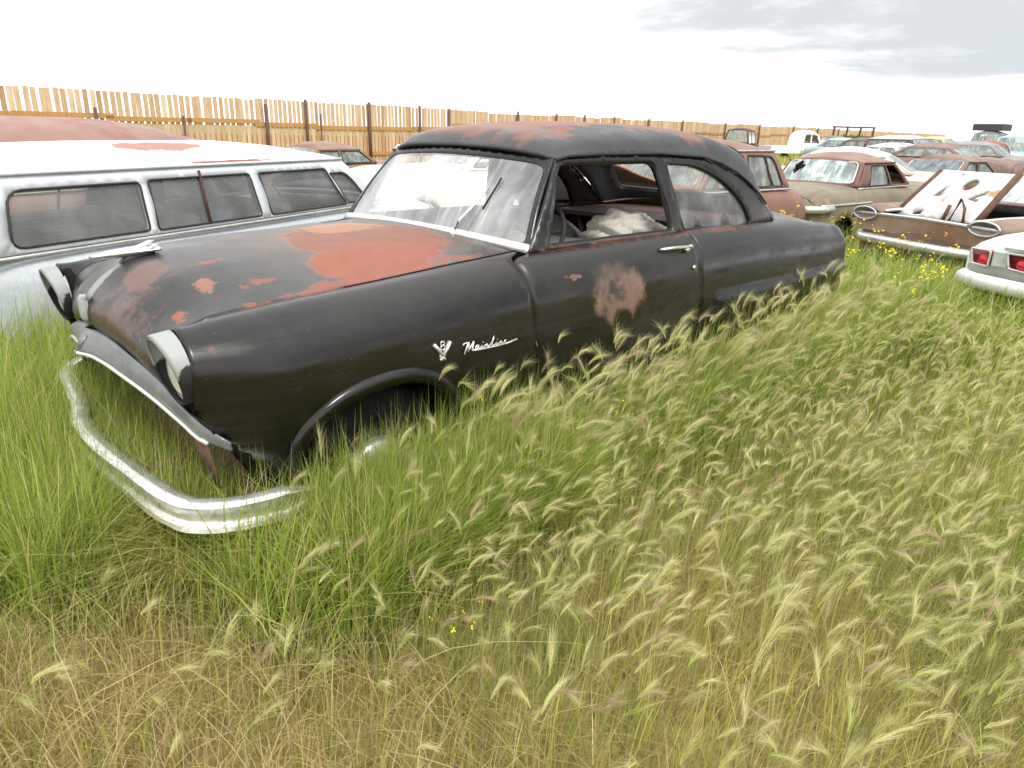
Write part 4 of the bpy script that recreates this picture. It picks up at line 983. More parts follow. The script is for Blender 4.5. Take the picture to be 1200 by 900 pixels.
# ---- stripped convertible (bare bows)
b = MB(); 
v = []; xs = [0, .25, .8, 1.5, 2.4, 3.4, 4.2, 4.7, 4.85]; zs = [.70, .86, .93, .96, .96, .96, .92, .86, .70]
for x, z in zip(xs, zs):
    for (y, q) in ((-.90, .25), (-.92, .60), (-.86, z-.06), (-.74, z), (-.40, z+.04), (0, z+.05), (.40, z+.04), (.74, z), (.86, z-.06), (.92, .60), (.90, .25)): v.append((x, y*(.92 if x in (0, 4.85) else 1), q))
f = [(i*11+k, i*11+k+1, (i+1)*11+k+1, (i+1)*11+k) for i in range(8) for k in range(10) if not (3 <= i <= 4 and 3 <= k <= 6)]
mobj('body', v, f, CR, cv, True, .02)
for (pts, r) in (([(1.5, -.76, .95), (2.0, -.66, 1.42), (2.0, .66, 1.42), (1.5, .76, .95)], .035), ([(3.3, -.76, .95), (3.0, -.66, 1.44), (3.0, .66, 1.44), (3.3, .76, .95)], .03), ([(2.0, -.66, 1.42), (3.0, -.66, 1.44)], .03), ([(2.0, .66, 1.42), (3.0, .66, 1.44)], .03)):
    b = MB(); b.tube(pts, r, 6); b.build('roof_bow', CR, cv, True)
b = MB(); b.torus((2.0, .35, 1.02), .2, .018, (.8, 0, -.5), 24, 6); b.tube([(2.0, .35, 1.02), (1.6, .35, .9)], .02, 6); b.build('steering_wheel', SEALB, cv, True)
b = MB(); b.tube([(2.5, -.6, .92), (2.5, .6, .92)], .13, 8); b.build('seat_back', plain('dull_red_seat', (.25, .06, .05), .8), cv, True)
old_car('brown_roofed_sedan', 'car whose brown roof tops the wagon roof near the fence', 'car', (11.2, 15.4), R(195),
    dict(L=4.9, W=.9, zb=.64, zr=.98, zc=1.17, xa=1.55, xat=2.05, xct=3.5, xc=4.1, rock=.15, paint=weather('brown_roof_paint', (.27, .16, .11), .4), lod=1))
# ---- far rows of cars on the right
def far(name, label, x, y, rz, col, roof=None, cat='car', L=4.8, zr=1.38, zc=1.52, lod=2, van=False, **kw):
    d = dict(L=L, W=.9, zb=.98, zr=zr, zc=zc, xa=1.5, xat=2.0, xct=3.4, xc=3.9, rock=.15, paint=weather(name+'_paint', col, .35, .55), lod=lod)
    if roof: d['roofpaint'] = weather(name+'_roof_paint', roof, .15, .5)
    d.update(kw)
    return old_car(name, label, cat, (x, y), rz, d)
far('maroon_van', 'dark maroon van against the fence, left of the white truck cab', 48.8, 25.2, R(200), (.10, .035, .035), zc=2.0, zr=1.85, cat='van', xat=1.6, xct=4.5, xc=4.6, wagon=True, L=4.7)
far('grey_green_sedan', 'grey green car with a wide pale windshield in front of the white truck cab', 56.0, 24.2, R(-25), (.16, .18, .13), zr=1.45, zc=1.66, bow=.3)
far('light_blue_sedan', 'light blue car parked far off by the green bush', 47.0, 15.0, R(85), (.42, .52, .55), (.5, .58, .6))
far('flat_brown_sedan', 'low car with a flat brown roof far behind the olive sedan', 38.0, 10.2, R(75), (.16, .11, .085), zr=1.42, zc=1.56)
far('white_hardtop', 'white car with dark windows just above the olive sedan roof', 26.8, 5.2, R(60), (.72, .72, .74), zr=1.26, zc=1.40)
far('dark_wagon', 'dark station wagon with a white roof in the far row', 32.5, 6.6, R(62), (.09, .075, .075), (.75, .76, .78), zr=1.52, zc=1.68, wagon=True, xct=4.6, xc=4.75, cat='station wagon')
far('dusty_mauve_sedan', 'dusty mauve roofed car behind the brown roofs', 27.0, 3.2, R(85), (.24, .16, .14), zr=1.28, zc=1.44)
far('salmon_wagon', 'salmon wagon with a white band round its windows, far right', 20.6, -3.2, R(93), (.42, .19, .15), (.42, .2, .155), zr=1.24, zc=1.40, framepaint=weather('white_band', (.72, .68, .66), .2), wagon=True, xct=4.6, xc=4.75, cat='station wagon')
far('yellow_pickup', 'pale yellow pickup at the far end of the fence', 50.0, 10.6, R(80), (.55, .52, .30), zr=1.55, zc=1.72, cat='pickup')
far('grey_truck', 'grey truck with a dark plank rack on its cab', 47.9, 9.2, R(185), (.22, .24, .22), zr=1.9, zc=2.05, cat='truck')
far('green_grey_van', 'green grey van right of the truck with the plank rack', 48.5, 9.0, R(185), (.20, .23, .20), zr=1.78, zc=1.92, cat='van')
far('red_pickup', 'red pickup below the green grey van', 41.5, 7.6, R(185), (.36, .10, .08), zr=1.40, zc=1.55, cat='pickup')
far('pale_blue_van', 'pale sky blue van in the far right row', 45.0, 7.6, R(190), (.40, .60, .68), zr=1.7, zc=1.85, cat='van')
far('dark_blue_sedan', 'dark blue car at the right edge of the far row', 44.0, 5.9, R(190), (.07, .10, .16))
far('turquoise_sedan', 'turquoise car beside the dark blue one at the far right', 47.5, 6.6, R(10), (.25, .45, .5))
far('grey_sedan', 'plain grey car far behind the salmon wagon', 33.0, 3.6, R(95), (.30, .28, .27))
# rack on the grey truck: planks lying across it
rk_ = MB(); rk_.box((0, 0, .10), (1.0, 1.5, .34)); rk = rk_.build('plank_stack', plain('dark_planks', (.07, .055, .06), .85)); rk.location = (45.05, 8.95, 2.10); rk.rotation_euler = (0, 0, R(-10))
tag(rk, 'dark stack of planks laid across the roof of the grey truck', 'planks')
# white truck cab
tk = empty('white_truck', (54.6, 21.4, -.33), R(150), 'white old truck with a rounded cab standing before the fence', 'truck')
TW = paint('white_truck_paint', (.80, .80, .80), (.74, .74, .74), rough=.4, nscale=1.5)
v = []; f = []; prof = [(1.6, .9), (1.7, 1.35), (1.95, 2.0), (2.2, 2.2), (2.7, 2.28), (3.1, 2.2), (3.3, 1.95), (3.35, 1.3), (3.35, .8)]
for (x, z) in prof:
    for y in (-.85, -.8, -.6, 0, .6, .8, .85): v.append((x, y*(1 if z < 1.5 else .92), z-(.12 if abs(y) > .7 and z > 1.9 else .03*(abs(y) > .5))))
f = [(i*7+k, i*7+k+1, (i+1)*7+k+1, (i+1)*7+k) for i in range(8) for k in range(6)]
mobj('cab', v, f, TW, tk, True, .03)
for s in (-1, 1):
    panel('cab_side', lambda x, z, s=s: Vector((x, s*.83*(1 if z < 1.5 else .955), z)), [(1.6, .8), (1.7, 1.35), (1.97, 1.98), (2.25, 2.12), (3.0, 2.14), (3.25, 1.95), (3.35, .8)], [round_poly([(1.85, 1.4), (2.1, 1.92), (2.5, 1.98), (2.5, 1.4)], .05), round_poly([(2.6, 1.4), (2.6, 1.98), (3.0, 1.98), (3.15, 1.4)], .05)], TW, tk, .15, .03, out=lambda c, s=s: (0, s, 0))
hb = MB(); hb.tube([(0, 0, 1.0), (.3, 0, 1.05), (1.7, 0, 1.12)], [.35, .45, .6], 12); hb.build('hood', TW, tk, True)
hb = MB(); hb.box((2.5, 0, 1.3), (1.2, 1.3, .5)); hb.build('cab_seat', CINT, tk); hb = MB(); hb.box((4.6, 0, .95), (2.4, 1.9, .5)); hb.build('cargo_bed', TW, tk)
for x in (.5, 4.6):
    for s in (-1, 1): wheel(tk, x, s*.8, s, .38, cap=False)
# rusty iron rack
ir = MB()
for x in (0, 1.2, 2.4, 3.6): ir.tube([(x, 0, 0), (x+.2, 0, 2.4)], .09, 5); 
for z in (1.6, 2.35): ir.tube([(0, 0, z), (3.9, 0, z)], .07, 5)
ob = ir.build('iron_rack', rustm); ob.location = (62.0, 25.0, 0); ob.rotation_euler = (0, 0, R(-35)); tag(ob, 'rusty iron frame standing against the far fence', 'frame')
# ---- wooden fence
F0, F1 = Vector((-14.0, 18.6)), Vector((140.0, 40.2))
fd = (F1-F0).normalized(); fang = math.atan2(fd.y, fd.x); FL = (F1-F0).length
fence = empty('picket_fence', (F0.x, F0.y, 0), fang, 'long fence of raw orange-tan upright boards behind all the cars', 'fence')
def wood(name, a, b_):
    m, nt, out = new_mat(name); vec = objvec(nt)
    at_ = nt.nodes.new('ShaderNodeAttribute'); at_.attribute_name = 'tone'
    col = mixc(nt, at_.outputs['Fac'], a, b_)
    gr = noise(nt, stretch(nt, vec, (22.0, 22.0, 1.6)), 2.0, 6.0, .6)
    col = mixc(nt, mapr(nt, gr, .45, .75, 0, .55), col, (a[0]*.45, a[1]*.36, a[2]*.3))
    b = N(nt, 'ShaderNodeBsdfPrincipled', Roughness=.8); nt.links.new(col, b.inputs['Base Color']); b.inputs['Specular IOR Level'].default_value = .2; nt.links.new(b.outputs[0], out.inputs[0]); return m
WOOD = wood('raw_fence_boards', (.45, .29, .16), (.65, .50, .33)); RAIL = wood('fence_rail_wood', (.46, .26, .10), (.50, .30, .12))
POST = plain('rusty_fence_post', (.11, .06, .048), .8)
pw, sp = .140, .180; x = 0.0; pnl = 0
while x < FL:
    PL_ = 2.45; n = int(PL_/sp) if x < 34 else int(PL_/.15); st_ = PL_/n
    farp = x > 34; MBp = MB(); tones = []
    hh = 2.36+random.uniform(-.02, .02) if not farp else 2.30+random.uniform(-.05, .05); tilt = random.uniform(-.02, .02) if farp else 0
    for k in range(n):
        xx = x+k*st_+(random.uniform(-.018, .018) if not farp else 0)
        w = (pw+random.uniform(-.012, .012)) if not farp else st_*.97
        if k == n-1 and farp: w *= .65
        h = hh+random.uniform(-.018, .018)+tilt*k/n*2; lean = random.uniform(-.012, .012)
        MBp.box((xx+lean*h/2, random.uniform(-.006, .006), h/2), (w, .022, h), M=Matrix(((1, 0, lean), (0, 1, 0), (0, 0, 1))))
        t = min(1, max(0, random.gauss(.5, .28))); tones += [t]*8
    o = MBp.build('picket_panel', WOOD, fence); at_ = o.data.attributes.new('tone', 'FLOAT', 'POINT'); at_.data.foreach_set('value', tones)
    if x < 90:
        for z in ((1.60+random.uniform(-.14, .1), .55)): 
            rm = MB(); rm.box((x+PL_/2+random.uniform(-.1, .1), -.034, z), (PL_+.15, .042, .14)); rm.build('rail', RAIL, fence)
    if 8 < x < 40:    # boards nailed across low down
        rm = MB(); rm.box((x+PL_/2, .03, .62), (PL_-.01, .02, 1.22+random.uniform(-.05, .05))); rm.build('backing_board', RAIL, fence)
    x += PL_; pnl += 1
def fpost(d, h, r, lean=.0):
    b = MB(); b.tube([(d, -.12, 0), (d+lean, -.12, h)], r*.72, 8); b.build('post', POST, fence, True)
for d, h, r in ((19.2, 1.9, .06), (21.8, 1.75, .05), (24.77, 2.2, .085), (26.42, 2.42, .075), (27.05, 1.95, .035), (29.37, 2.44, .085), (32.1, 2.42, .075), (33.9, 2.36, .065), (38.75, 2.4, .08), (42, 2.4, .07), (44.65, 2.4, .08), (47.8, 2.4, .06), (51.9, 2.4, .08), (56.6, 2.4, .08), (63.7, 2.4, .08), (70.6, 2.4, .09), (78.9, 2.4, .09), (86, 2.4, .09), (93, 2.4, .09)): fpost(d, h, r)
# ================================================================== camera, world, sun
def setup():
    c = [-1.3906527670861029, 3.023762195765339, 1.5518618037689662, -0.8066041606755755, 0.34007138777954027, 0.022210940438082187, 841.9781712584929]
    yaw = -c[3]; cp, sp = math.cos(c[4]), math.sin(c[4])
    f = Vector((math.cos(yaw)*cp, math.sin(yaw)*cp, -sp))
    r = f.cross(Vector((0, 0, 1))).normalized(); u = r.cross(f)
    cr, sr = math.cos(c[5]), math.sin(c[5])
    r2 = r*cr+u*sr; u2 = -r*sr+u*cr
    cam = bpy.data.cameras.new('camera'); o = bpy.data.objects.new('camera', cam); COL.objects.link(o)
    M = Matrix((r2, u2, -f)).transposed().to_4x4(); M.translation = Vector((c[0], -c[1], c[2])); o.matrix_world = M
    cam.sensor_fit = 'HORIZONTAL'; cam.sensor_width = 36; cam.lens = 36*c[6]/1200; cam.clip_end = 3000; cam.clip_start = .05
    SC.camera = o
    SC.view_settings.view_transform = 'Standard'; SC.view_settings.look = 'None'; SC.view_settings.exposure = EXPO; SC.view_settings.gamma = 1
    EL, AZ = R(52), R(250)     # sun elevation; compass direction the light comes FROM, measured from +X anticlockwise
    w = bpy.data.worlds.new('World'); SC.world = w; w.use_nodes = True; nt = w.node_tree; nt.nodes.clear()
    out = nt.nodes.new('ShaderNodeOutputWorld'); bg = nt.nodes.new('ShaderNodeBackground'); nt.links.new(bg.outputs[0], out.inputs[0])
    sky = nt.nodes.new('ShaderNodeTexSky'); sky.sky_type = 'NISHITA'; sky.sun_disc = False; sky.sun_elevation = EL; sky.sun_rotation = R(90)-AZ
    v = nt.nodes.new('ShaderNodeTexCoord').outputs['Generated']
    sep = nt.nodes.new('ShaderNodeSeparateXYZ'); nt.links.new(v, sep.inputs[0])
    # clouds: direction projected on a flat layer overhead
    zz = math_(nt, 'ADD', math_(nt, 'MAXIMUM', sep.outputs[2], 0.0), .10)
    cx = math_(nt, 'DIVIDE', sep.outputs[0], zz); cy = math_(nt, 'DIVIDE', sep.outputs[1], zz)
    cb = nt.nodes.new('ShaderNodeCombineXYZ'); nt.links.new(cx, cb.inputs[0]); nt.links.new(cy, cb.inputs[1])
    n1 = noise(nt, cb.outputs[0], .55, 7.0, .58, .3, off=CLOUD[0]); n2 = noise(nt, cb.outputs[0], 1.7, 6.0, .6, .2, off=3.1)
    d = math_(nt, 'ADD', math_(nt, 'MULTIPLY', n1, .75), math_(nt, 'MULTIPLY', n2, .25))
    # the heavier bank lies toward +X
    az = math_(nt, 'ADD', math_(nt, 'MULTIPLY', sep.outputs[0], .93), math_(nt, 'MULTIPLY', sep.outputs[1], -.25))
    bank = mapr(nt, az, .40, .92)
    k = mapr(nt, math_(nt, 'ADD', d, math_(nt, 'MULTIPLY', bank, CLOUD[2])), CLOUD[1], CLOUD[1]+.26)
    k = math_(nt, 'MULTIPLY', k, mapr(nt, sep.outputs[2], .040, .07))
    ccol = mixc(nt, k, (CW[0], CW[1], CW[2]), (CG[0], CG[1], CG[2]))
    cov = mapr(nt, noise(nt, cb.outputs[0], .4, 4.0, off=8.0), .30, .45, .90, 1.0)
    nt.links.new(mixc(nt, cov, sky.outputs[0], ccol), bg.inputs[0]); bg.inputs[1].default_value = .1
    sl = bpy.data.lights.new('sun', 'SUN'); so = bpy.data.objects.new('sun', sl); COL.objects.link(so)
    sl.energy = SUN; sl.angle = R(14); sl.color = (1, .965, .9)
    dirv = Vector((math.cos(AZ)*math.cos(EL), math.sin(AZ)*math.cos(EL), math.sin(EL)))
    so.rotation_euler = dirv.to_track_quat('Z', 'Y').to_euler()
EXPO = 0.78; SUN = 1.5; CW = (11.8, 11.7, 11.8); CG = (4.3, 4.55, 4.7); CLOUD = (2.2, .46, .22)
setup()
gm, nt, out = new_mat('meadow_soil'); vec = objvec(nt)
gc = mixc(nt, mapr(nt, noise(nt, vec, .35, 5.0), .35, .65), (.20, .20, .05), (.32, .28, .11))
gc = mixc(nt, mapr(nt, noise(nt, vec, 40.0, 6.0, .7), .4, .7), gc, (.14, .11, .045))
b = N(nt, 'ShaderNodeBsdfPrincipled', Roughness=.95); nt.links.new(gc, b.inputs['Base Color']); b.inputs['Specular IOR Level'].default_value = .1; nt.links.new(b.outputs[0], out.inputs[0])
g = MB(); g.add([(-300, -300, -.02), (900, -300, -.02), (900, 700, -.02), (-300, 700, -.02)], [(0, 1, 2, 3)])
tag(g.build('ground', gm), kind='structure')
# ================================================================== grass
CAMP = np.array([-1.3907, -3.0238]); 
def cam_px(x, y, z):
    """only used to leave out blades far outside any view of the place"""
    M = np.array(SC.camera.matrix_world.inverted()); q = M[:3, :3] @ np.stack([x, y, z])+M[:3, 3:4]
    return q[0]/np.maximum(-q[2], 1e-3), -q[2]
def gmat(name, trans=.35, gloss=.0):
    m, nt, out = new_mat(name)
    a = nt.nodes.new('ShaderNodeAttribute'); a.attribute_name = 'tint'
    d = N(nt, 'ShaderNodeBsdfDiffuse'); t = N(nt, 'ShaderNodeBsdfTranslucent'); mx = N(nt, 'ShaderNodeMixShader'); mx.inputs[0].default_value = trans
    nt.links.new(a.outputs['Color'], d.inputs[0]); nt.links.new(a.outputs['Color'], t.inputs[0])
    nt.links.new(d.outputs[0], mx.inputs[1]); nt.links.new(t.outputs[0], mx.inputs[2])
    if gloss:
        g = N(nt, 'ShaderNodeBsdfGlossy'); g.inputs['Roughness'].default_value = .45; g.inputs[0].default_value = (.9, .95, .8, 1)
        m2 = N(nt, 'ShaderNodeMixShader'); m2.inputs[0].default_value = gloss
        nt.links.new(mx.outputs[0], m2.inputs[1]); nt.links.new(g.outputs[0], m2.inputs[2]); mx = m2
    nt.links.new(mx.outputs[0], out.inputs[0]); return m
GM = gmat('grass_blades', .48, .03); AM = gmat('silky_awns', .5, .03)
def npmesh(name, V, F3, col, mat, kind='stuff', parent=None):
    me = bpy.data.meshes.new(name); me.vertices.add(len(V)); me.vertices.foreach_set('co', V.astype(np.float32).ravel())
    me.loops.add(F3.size); me.loops.foreach_set('vertex_index', F3.astype(np.int32).ravel())
    me.polygons.add(len(F3)); me.polygons.foreach_set('loop_start', (np.arange(len(F3))*3).astype(np.int32))
    me.update(calc_edges=True); me.validate()
    a = me.attributes.new('tint', 'FLOAT_COLOR', 'POINT'); c4 = np.ones((len(V), 4), np.float32); c4[:, :3] = col; a.data.foreach_set('color', c4.ravel())
    me.materials.append(mat); o = bpy.data.objects.new(name, me); COL.objects.link(o)
    if kind: o['kind'] = kind
    if parent: o.parent = parent
    return o
def blades(P, h, w, az, lean, col, rows=4, z0=None, wobble=.0, basecol=None):
    """tapering curved blades as one triangle array"""
    n = len(P); s = np.linspace(0, 1, rows); z0 = np.full(n, -.02) if z0 is None else z0
    dx, dy = np.cos(az), np.sin(az); wa = az+np.pi/2+rng.normal(0, .7, n); wx, wy = np.cos(wa), np.sin(wa)
    V = []; C = []
    for k, t in enumerate(s):
        off = h*lean*t**1.9; zz = h*t*(1-.42*np.minimum(1.3, lean)*t)
        cx = P[:, 0]+dx*off; cy = P[:, 1]+dy*off; cz = z0+zz
        ww = w*(1-t**1.5*.92)*.5 if k < rows-1 else w*0
        c = col if basecol is None else col*(1-(1-t)**2*.7)[..., None] + basecol*((1-t)**2*.7) if False else col
        if k < rows-1:
            V += [np.stack([cx-wx*ww, cy-wy*ww, cz], 1), np.stack([cx+wx*ww, cy+wy*ww, cz], 1)]; C += [c, c]
        else: V += [np.stack([cx, cy, cz], 1)]; C += [c]
    m = len(V); V = np.stack(V, 1).reshape(-1, 3); C = np.stack(C, 1).reshape(-1, 3)
    f = []
    for k in range(rows-2): a = 2*k; f += [(a, a+1, a+3), (a, a+3, a+2)]
    a = 2*(rows-2); f.append((a, a+1, a+2))
    F = (np.array(f)[None]+(np.arange(n)*m)[:, None, None]).reshape(-1, 3)
    tip = None
    return V, F, C
def cat(parts):
    V = []; F = []; C = []; b = 0
    for v, f, c in parts: V.append(v); F.append(f+b); C.append(c); b += len(v)
    return np.concatenate(V), np.concatenate(F), np.concatenate(C)
def sm(x, a, b): t = np.clip((x-a)/(b-a), 0, 1); return t*t*(3-2*t)
_g = np.random.default_rng(5); _ph = _g.uniform(0, 6.28, (12, 2)); _fr = _g.normal(0, 1, (12, 2))
def fbm(x, y, sc):
    v = 0
    for k in range(12): v = v+np.sin(_fr[k, 0]*x*sc*1.6+_ph[k, 0]+1.3*np.sin(_fr[k, 1]*y*sc+_ph[k, 1]))*np.cos(_fr[k, 1]*y*sc*1.6+_ph[k, 1])
    return v/5.0          # about -1 .. 1
CARS = [(-.60, 4.2, -.86, .90)]
def under(x, y):
    """beneath a car body: no grass grows up through it"""
    k = (x > -.50) & (x < 4.15) & (np.abs(y) < .84)
    k |= (x > .15) & (x < 4.15) & (np.abs(y) < .90)
    for (cx, cy, a, L, W) in RECTS:
        u = (x-cx)*math.cos(a)+(y-cy)*math.sin(a); v = -(x-cx)*math.sin(a)+(y-cy)*math.cos(a)
        k |= (u > .0) & (u < L) & (np.abs(v) < W)
    return k
RECTS = [(3.824, 4.815, R(204.76), 5.55, .82), (4.28, 2.38, R(-5.5), 3.7, .80), (OLPOS[0], OLPOS[1], R(177), 4.9, .78), (7.62, -.28, R(-23), 5.0, .92)]
q_ = Vector((5.70, -1.26)); a_ = R(-19); RECTS.append((q_.x+.9*math.sin(a_), q_.y-.9*math.cos(a_), a_, 3.5, .86))
RECTS += [(-1.805+5.75*.908, 4.365+5.75*.419, R(204.76), 5.8, .9), (4.6, 6.9, R(-16), 5, .9), (24.3, 3.3, R(168), 5, .9), (14.6, 6.5, R(-70), 4.9, .9)]
def straw_w(x, y):    # trampled, dried-out ground near the camera
    e = y+.94*(x+1.2)+.42; a = sm(-e, -.05, .45)*sm(-x, .15, .75)*sm(-y, .35, .8)*(.70+.35*fbm(x, y, 2.4)); b = 0*x
    return np.clip(a+b+.25*fbm(x, y, 2.0)*(a+b), 0, 1)
def lush_w(x, y):     # fresh green round the front of the car
    e = y+.94*(x+1.2)+.42; v = sm(-x, -.25, .35)*sm(e, -.22, .35)
    v = np.maximum(v, .75*np.exp(-((y+1.05)/.30)**2)*(x > -.6)*(x < 4.6))
    v = np.maximum(v, .7*np.exp(-(((x-4.9)/1.3)**2+((y+.4)/1.0)**2)))
    v = np.maximum(v, .9*np.exp(-(((x-1.6)/.45)**2+((y+2.75)/.22)**2)))
    return np.clip(v+.18*fbm(x+7, y, 1.5), 0, 1)
def sample(n, x0, x1, y0, y1, dmin=.75, dmax=1e9, lim=1.2):
    x = rng.uniform(x0, x1, n); y = rng.uniform(y0, y1, n)
    d = np.hypot(x-CAMP[0], y-CAMP[1]); px, dep = cam_px(x, y, np.full(n, .3))
    k = (d > dmin) & (d < dmax) & (dep > .2) & (np.abs(px) < lim) & ~under(x, y)
    return np.stack([x[k], y[k]], 1), d[k]
def mixcol(w, a, b): return np.array(a)[None]*(1-w[:, None])+np.array(b)[None]*w[:, None]
LUSH, LUSH2 = (.225, .325, .035), (.42, .515, .10)
OLV, OLV2 = (.41, .425, .07), (.66, .62, .21)
STRAW, STRAW2 = (.66, .55, .30), (.46, .35, .17)
WIND = math.atan2(-.62, .78)
def field(n, box, dmin, dmax, hs, ws_, rows, far=0.0):
    P, d = sample(n, *box, dmin=dmin, dmax=dmax); x, y = P.T; m = len(P)
    sw, lw = straw_w(x, y), lush_w(x, y); r = rng.random(m)
    dry = r < (.18+.16*fbm(x, y, 1.1)+.62*sw-.10*lw)
    keep = rng.random(m) < (1-.78*sw); P, d, x, y, sw, lw, dry = [q[keep] for q in (P, d, x, y, sw, lw, dry)]; m = len(P)
    c = mixcol(np.clip(.45+.8*fbm(x, y, 1.2)+rng.normal(0, .25, m), 0, 1), (.31, .39, .06), OLV2)
    cl = mixcol(np.clip(rng.normal(.45, .3, m), 0, 1), LUSH, LUSH2); cs = mixcol(np.clip(rng.normal(.4, .3, m), 0, 1), STRAW, STRAW2)
    c = c*(1-lw[:, None])+cl*lw[:, None]; c[dry] = cs[dry]
    c *= rng.uniform(.6, 1.2, (m, 1))
    h = hs*rng.uniform(.5, 1.15, m)*(1+.22*fbm(x, y, 1.3))*(1+.55*lw-.45*sw)
    near = np.hypot(x-CAMP[0], y-CAMP[1]); h = np.minimum(h, .20+.23*near)
    w = ws_*rng.uniform(.6, 1.3, m)*np.maximum(1, near/3.2)**.8
    az = np.where(rng.random(m) < .6, WIND+rng.normal(0, .6, m), rng.uniform(0, 6.28, m)); lean = np.abs(rng.normal(.24, .2, m))
    return blades(P, h, w, az, lean, c, rows)
parts = [field(120000, (-4.5, 3.8, -4.6, 3.0), .8, 3.6, .31, .0044, 4), field(90000, (-4, 9, -5, 6), 3.4, 7.5, .33, .0058, 4), field(80000, (-4, 22, -10, 14), 7.3, 18, .34, .008, 3)]
npmesh('meadow_grass', *cat(parts), GM)
parts = [field(60000, (-4, 60, -22, 36), 17, 52, .36, .011, 3)]
P, d = sample(26000, -5, 160, -60, 60, 50, 190); m = len(P)
parts.append(blades(P, rng.uniform(.3, .6, m), rng.uniform(.15, .4, m), rng.uniform(0, 6.28, m), rng.uniform(.1, .5, m), mixcol(rng.random(m), OLV, LUSH2), 3))
npmesh('distant_grass', *cat(parts), GM)
# long fresh green round the nose and along the flank
def tall(n, box, hfun, w, dens):
    P, d = sample(n, *box, dmin=.9); x, y = P.T; k = rng.random(len(P)) < dens(x, y); P = P[k]; x, y = P.T; m = len(P)
    h = hfun(x, y)*rng.uniform(.55, 1.12, m); near = np.hypot(x-CAMP[0], y-CAMP[1]); h = np.minimum(h, .20+.19*near)
    c = mixcol(np.clip(rng.normal(.45, .3, m), 0, 1), LUSH, LUSH2)*rng.uniform(.75, 1.2, (m, 1)); k = rng.random(m) < .20; c[k] = mixcol(rng.random(k.sum()), STRAW, OLV2)
    az = np.where(rng.random(m) < .55, WIND+rng.normal(0, .7, m), rng.uniform(0, 6.28, m))
    return blades(P, h, w*rng.uniform(.6, 1.25, m)*np.maximum(1, near/3)**.8, az, np.abs(rng.normal(.38, .25, m)), c, 5)
parts = [tall(60000, (-3.2, .1, -1.5, 3.0), lambda x, y: .48+.20*sm(y, -.5, .6)+.06*fbm(x, y, 2)-.12*sm(-y, .7, 1.2), .0056, lambda x, y: np.maximum(.04, (.15+.85*lush_w(x, y))*(1-.8*straw_w(x, y)))),
         tall(34000, (-.7, 5.2, -1.45, -.86), lambda x, y: .60+.06*fbm(x, y, 2.5)+.06*sm(x, 1.3, 2.8), .0050, lambda x, y: np.exp(-((y+.95)/.28)**2)),
         tall(10000, (-1.16, -.83, -.62, 1.1), lambda x, y: .57+.05*fbm(x, y, 3), .0052, lambda x, y: .95+0*x),
         tall(6500, (-.78, -.50, -.80, .80), lambda x, y: .56+.08*fbm(x, y, 4), .004, lambda x, y: 1.0+0*x),
         tall(22000, (4.0, 7.6, -2.4, 2.0), lambda x, y: .56+.12*fbm(x, y, 2)-.12*sm(x, 6, 7.5), .007, lambda x, y: .6+0*x),
         tall(11000, (-.45, .60, -1.38, -.93), lambda x, y: .66+.05*fbm(x, y, 3), .0045, lambda x, y: .8+0*x),
         tall(9000, (-3, 2, 2.2, 4.0), lambda x, y: .45+0*x, .008, lambda x, y: .6+0*x)]
npmesh('lush_grass', *cat(parts), GM)
# straw: matted dead stems lying over the ground
P, d = sample(62000, -3.2, 2.4, -3.0, -.6, .8, 3.2); x, y = P.T; k = rng.random(len(P)) < .12+.88*straw_w(x, y)**.7; P = P[k]; m = len(P)
c = mixcol(np.clip(rng.normal(.4, .35, m), 0, 1), STRAW, STRAW2)*rng.uniform(.7, 1.25, (m, 1)); g_ = rng.random(m) < .10; c[g_] = mixcol(rng.random(g_.sum()), OLV, OLV2)
parts = [blades(P, rng.uniform(.10, .30, m), rng.uniform(.0022, .0042, m), np.where(rng.random(m) < .8, R(-100)+rng.normal(0, .5, m), rng.uniform(0, 6.28, m)), np.abs(rng.normal(.8, .35, m)), c, 5, z0=rng.uniform(-.02, .06, m))]
P, d = sample(8000, -.77, -.50, -.78, .78, .8, 5); m = len(P)
parts.append(blades(P, rng.uniform(.3, .62, m), np.full(m, .003), rng.uniform(0, 6.28, m), np.abs(rng.normal(.8, .3, m)), mixcol(rng.random(m), STRAW, OLV2), 5))
P, d = sample(70, -1, 4, -3, -1.0, 1.2, 4.5); m = len(P)     # long bleached stalks bent over
parts.append(blades(P, rng.uniform(.35, .65, m), np.full(m, .0045), rng.uniform(0, 6.28, m), rng.uniform(.6, 1.4, m), mixcol(rng.random(m)*.4, (.6, .52, .32), STRAW), 7))
npmesh('dry_straw', *cat(parts), GM)
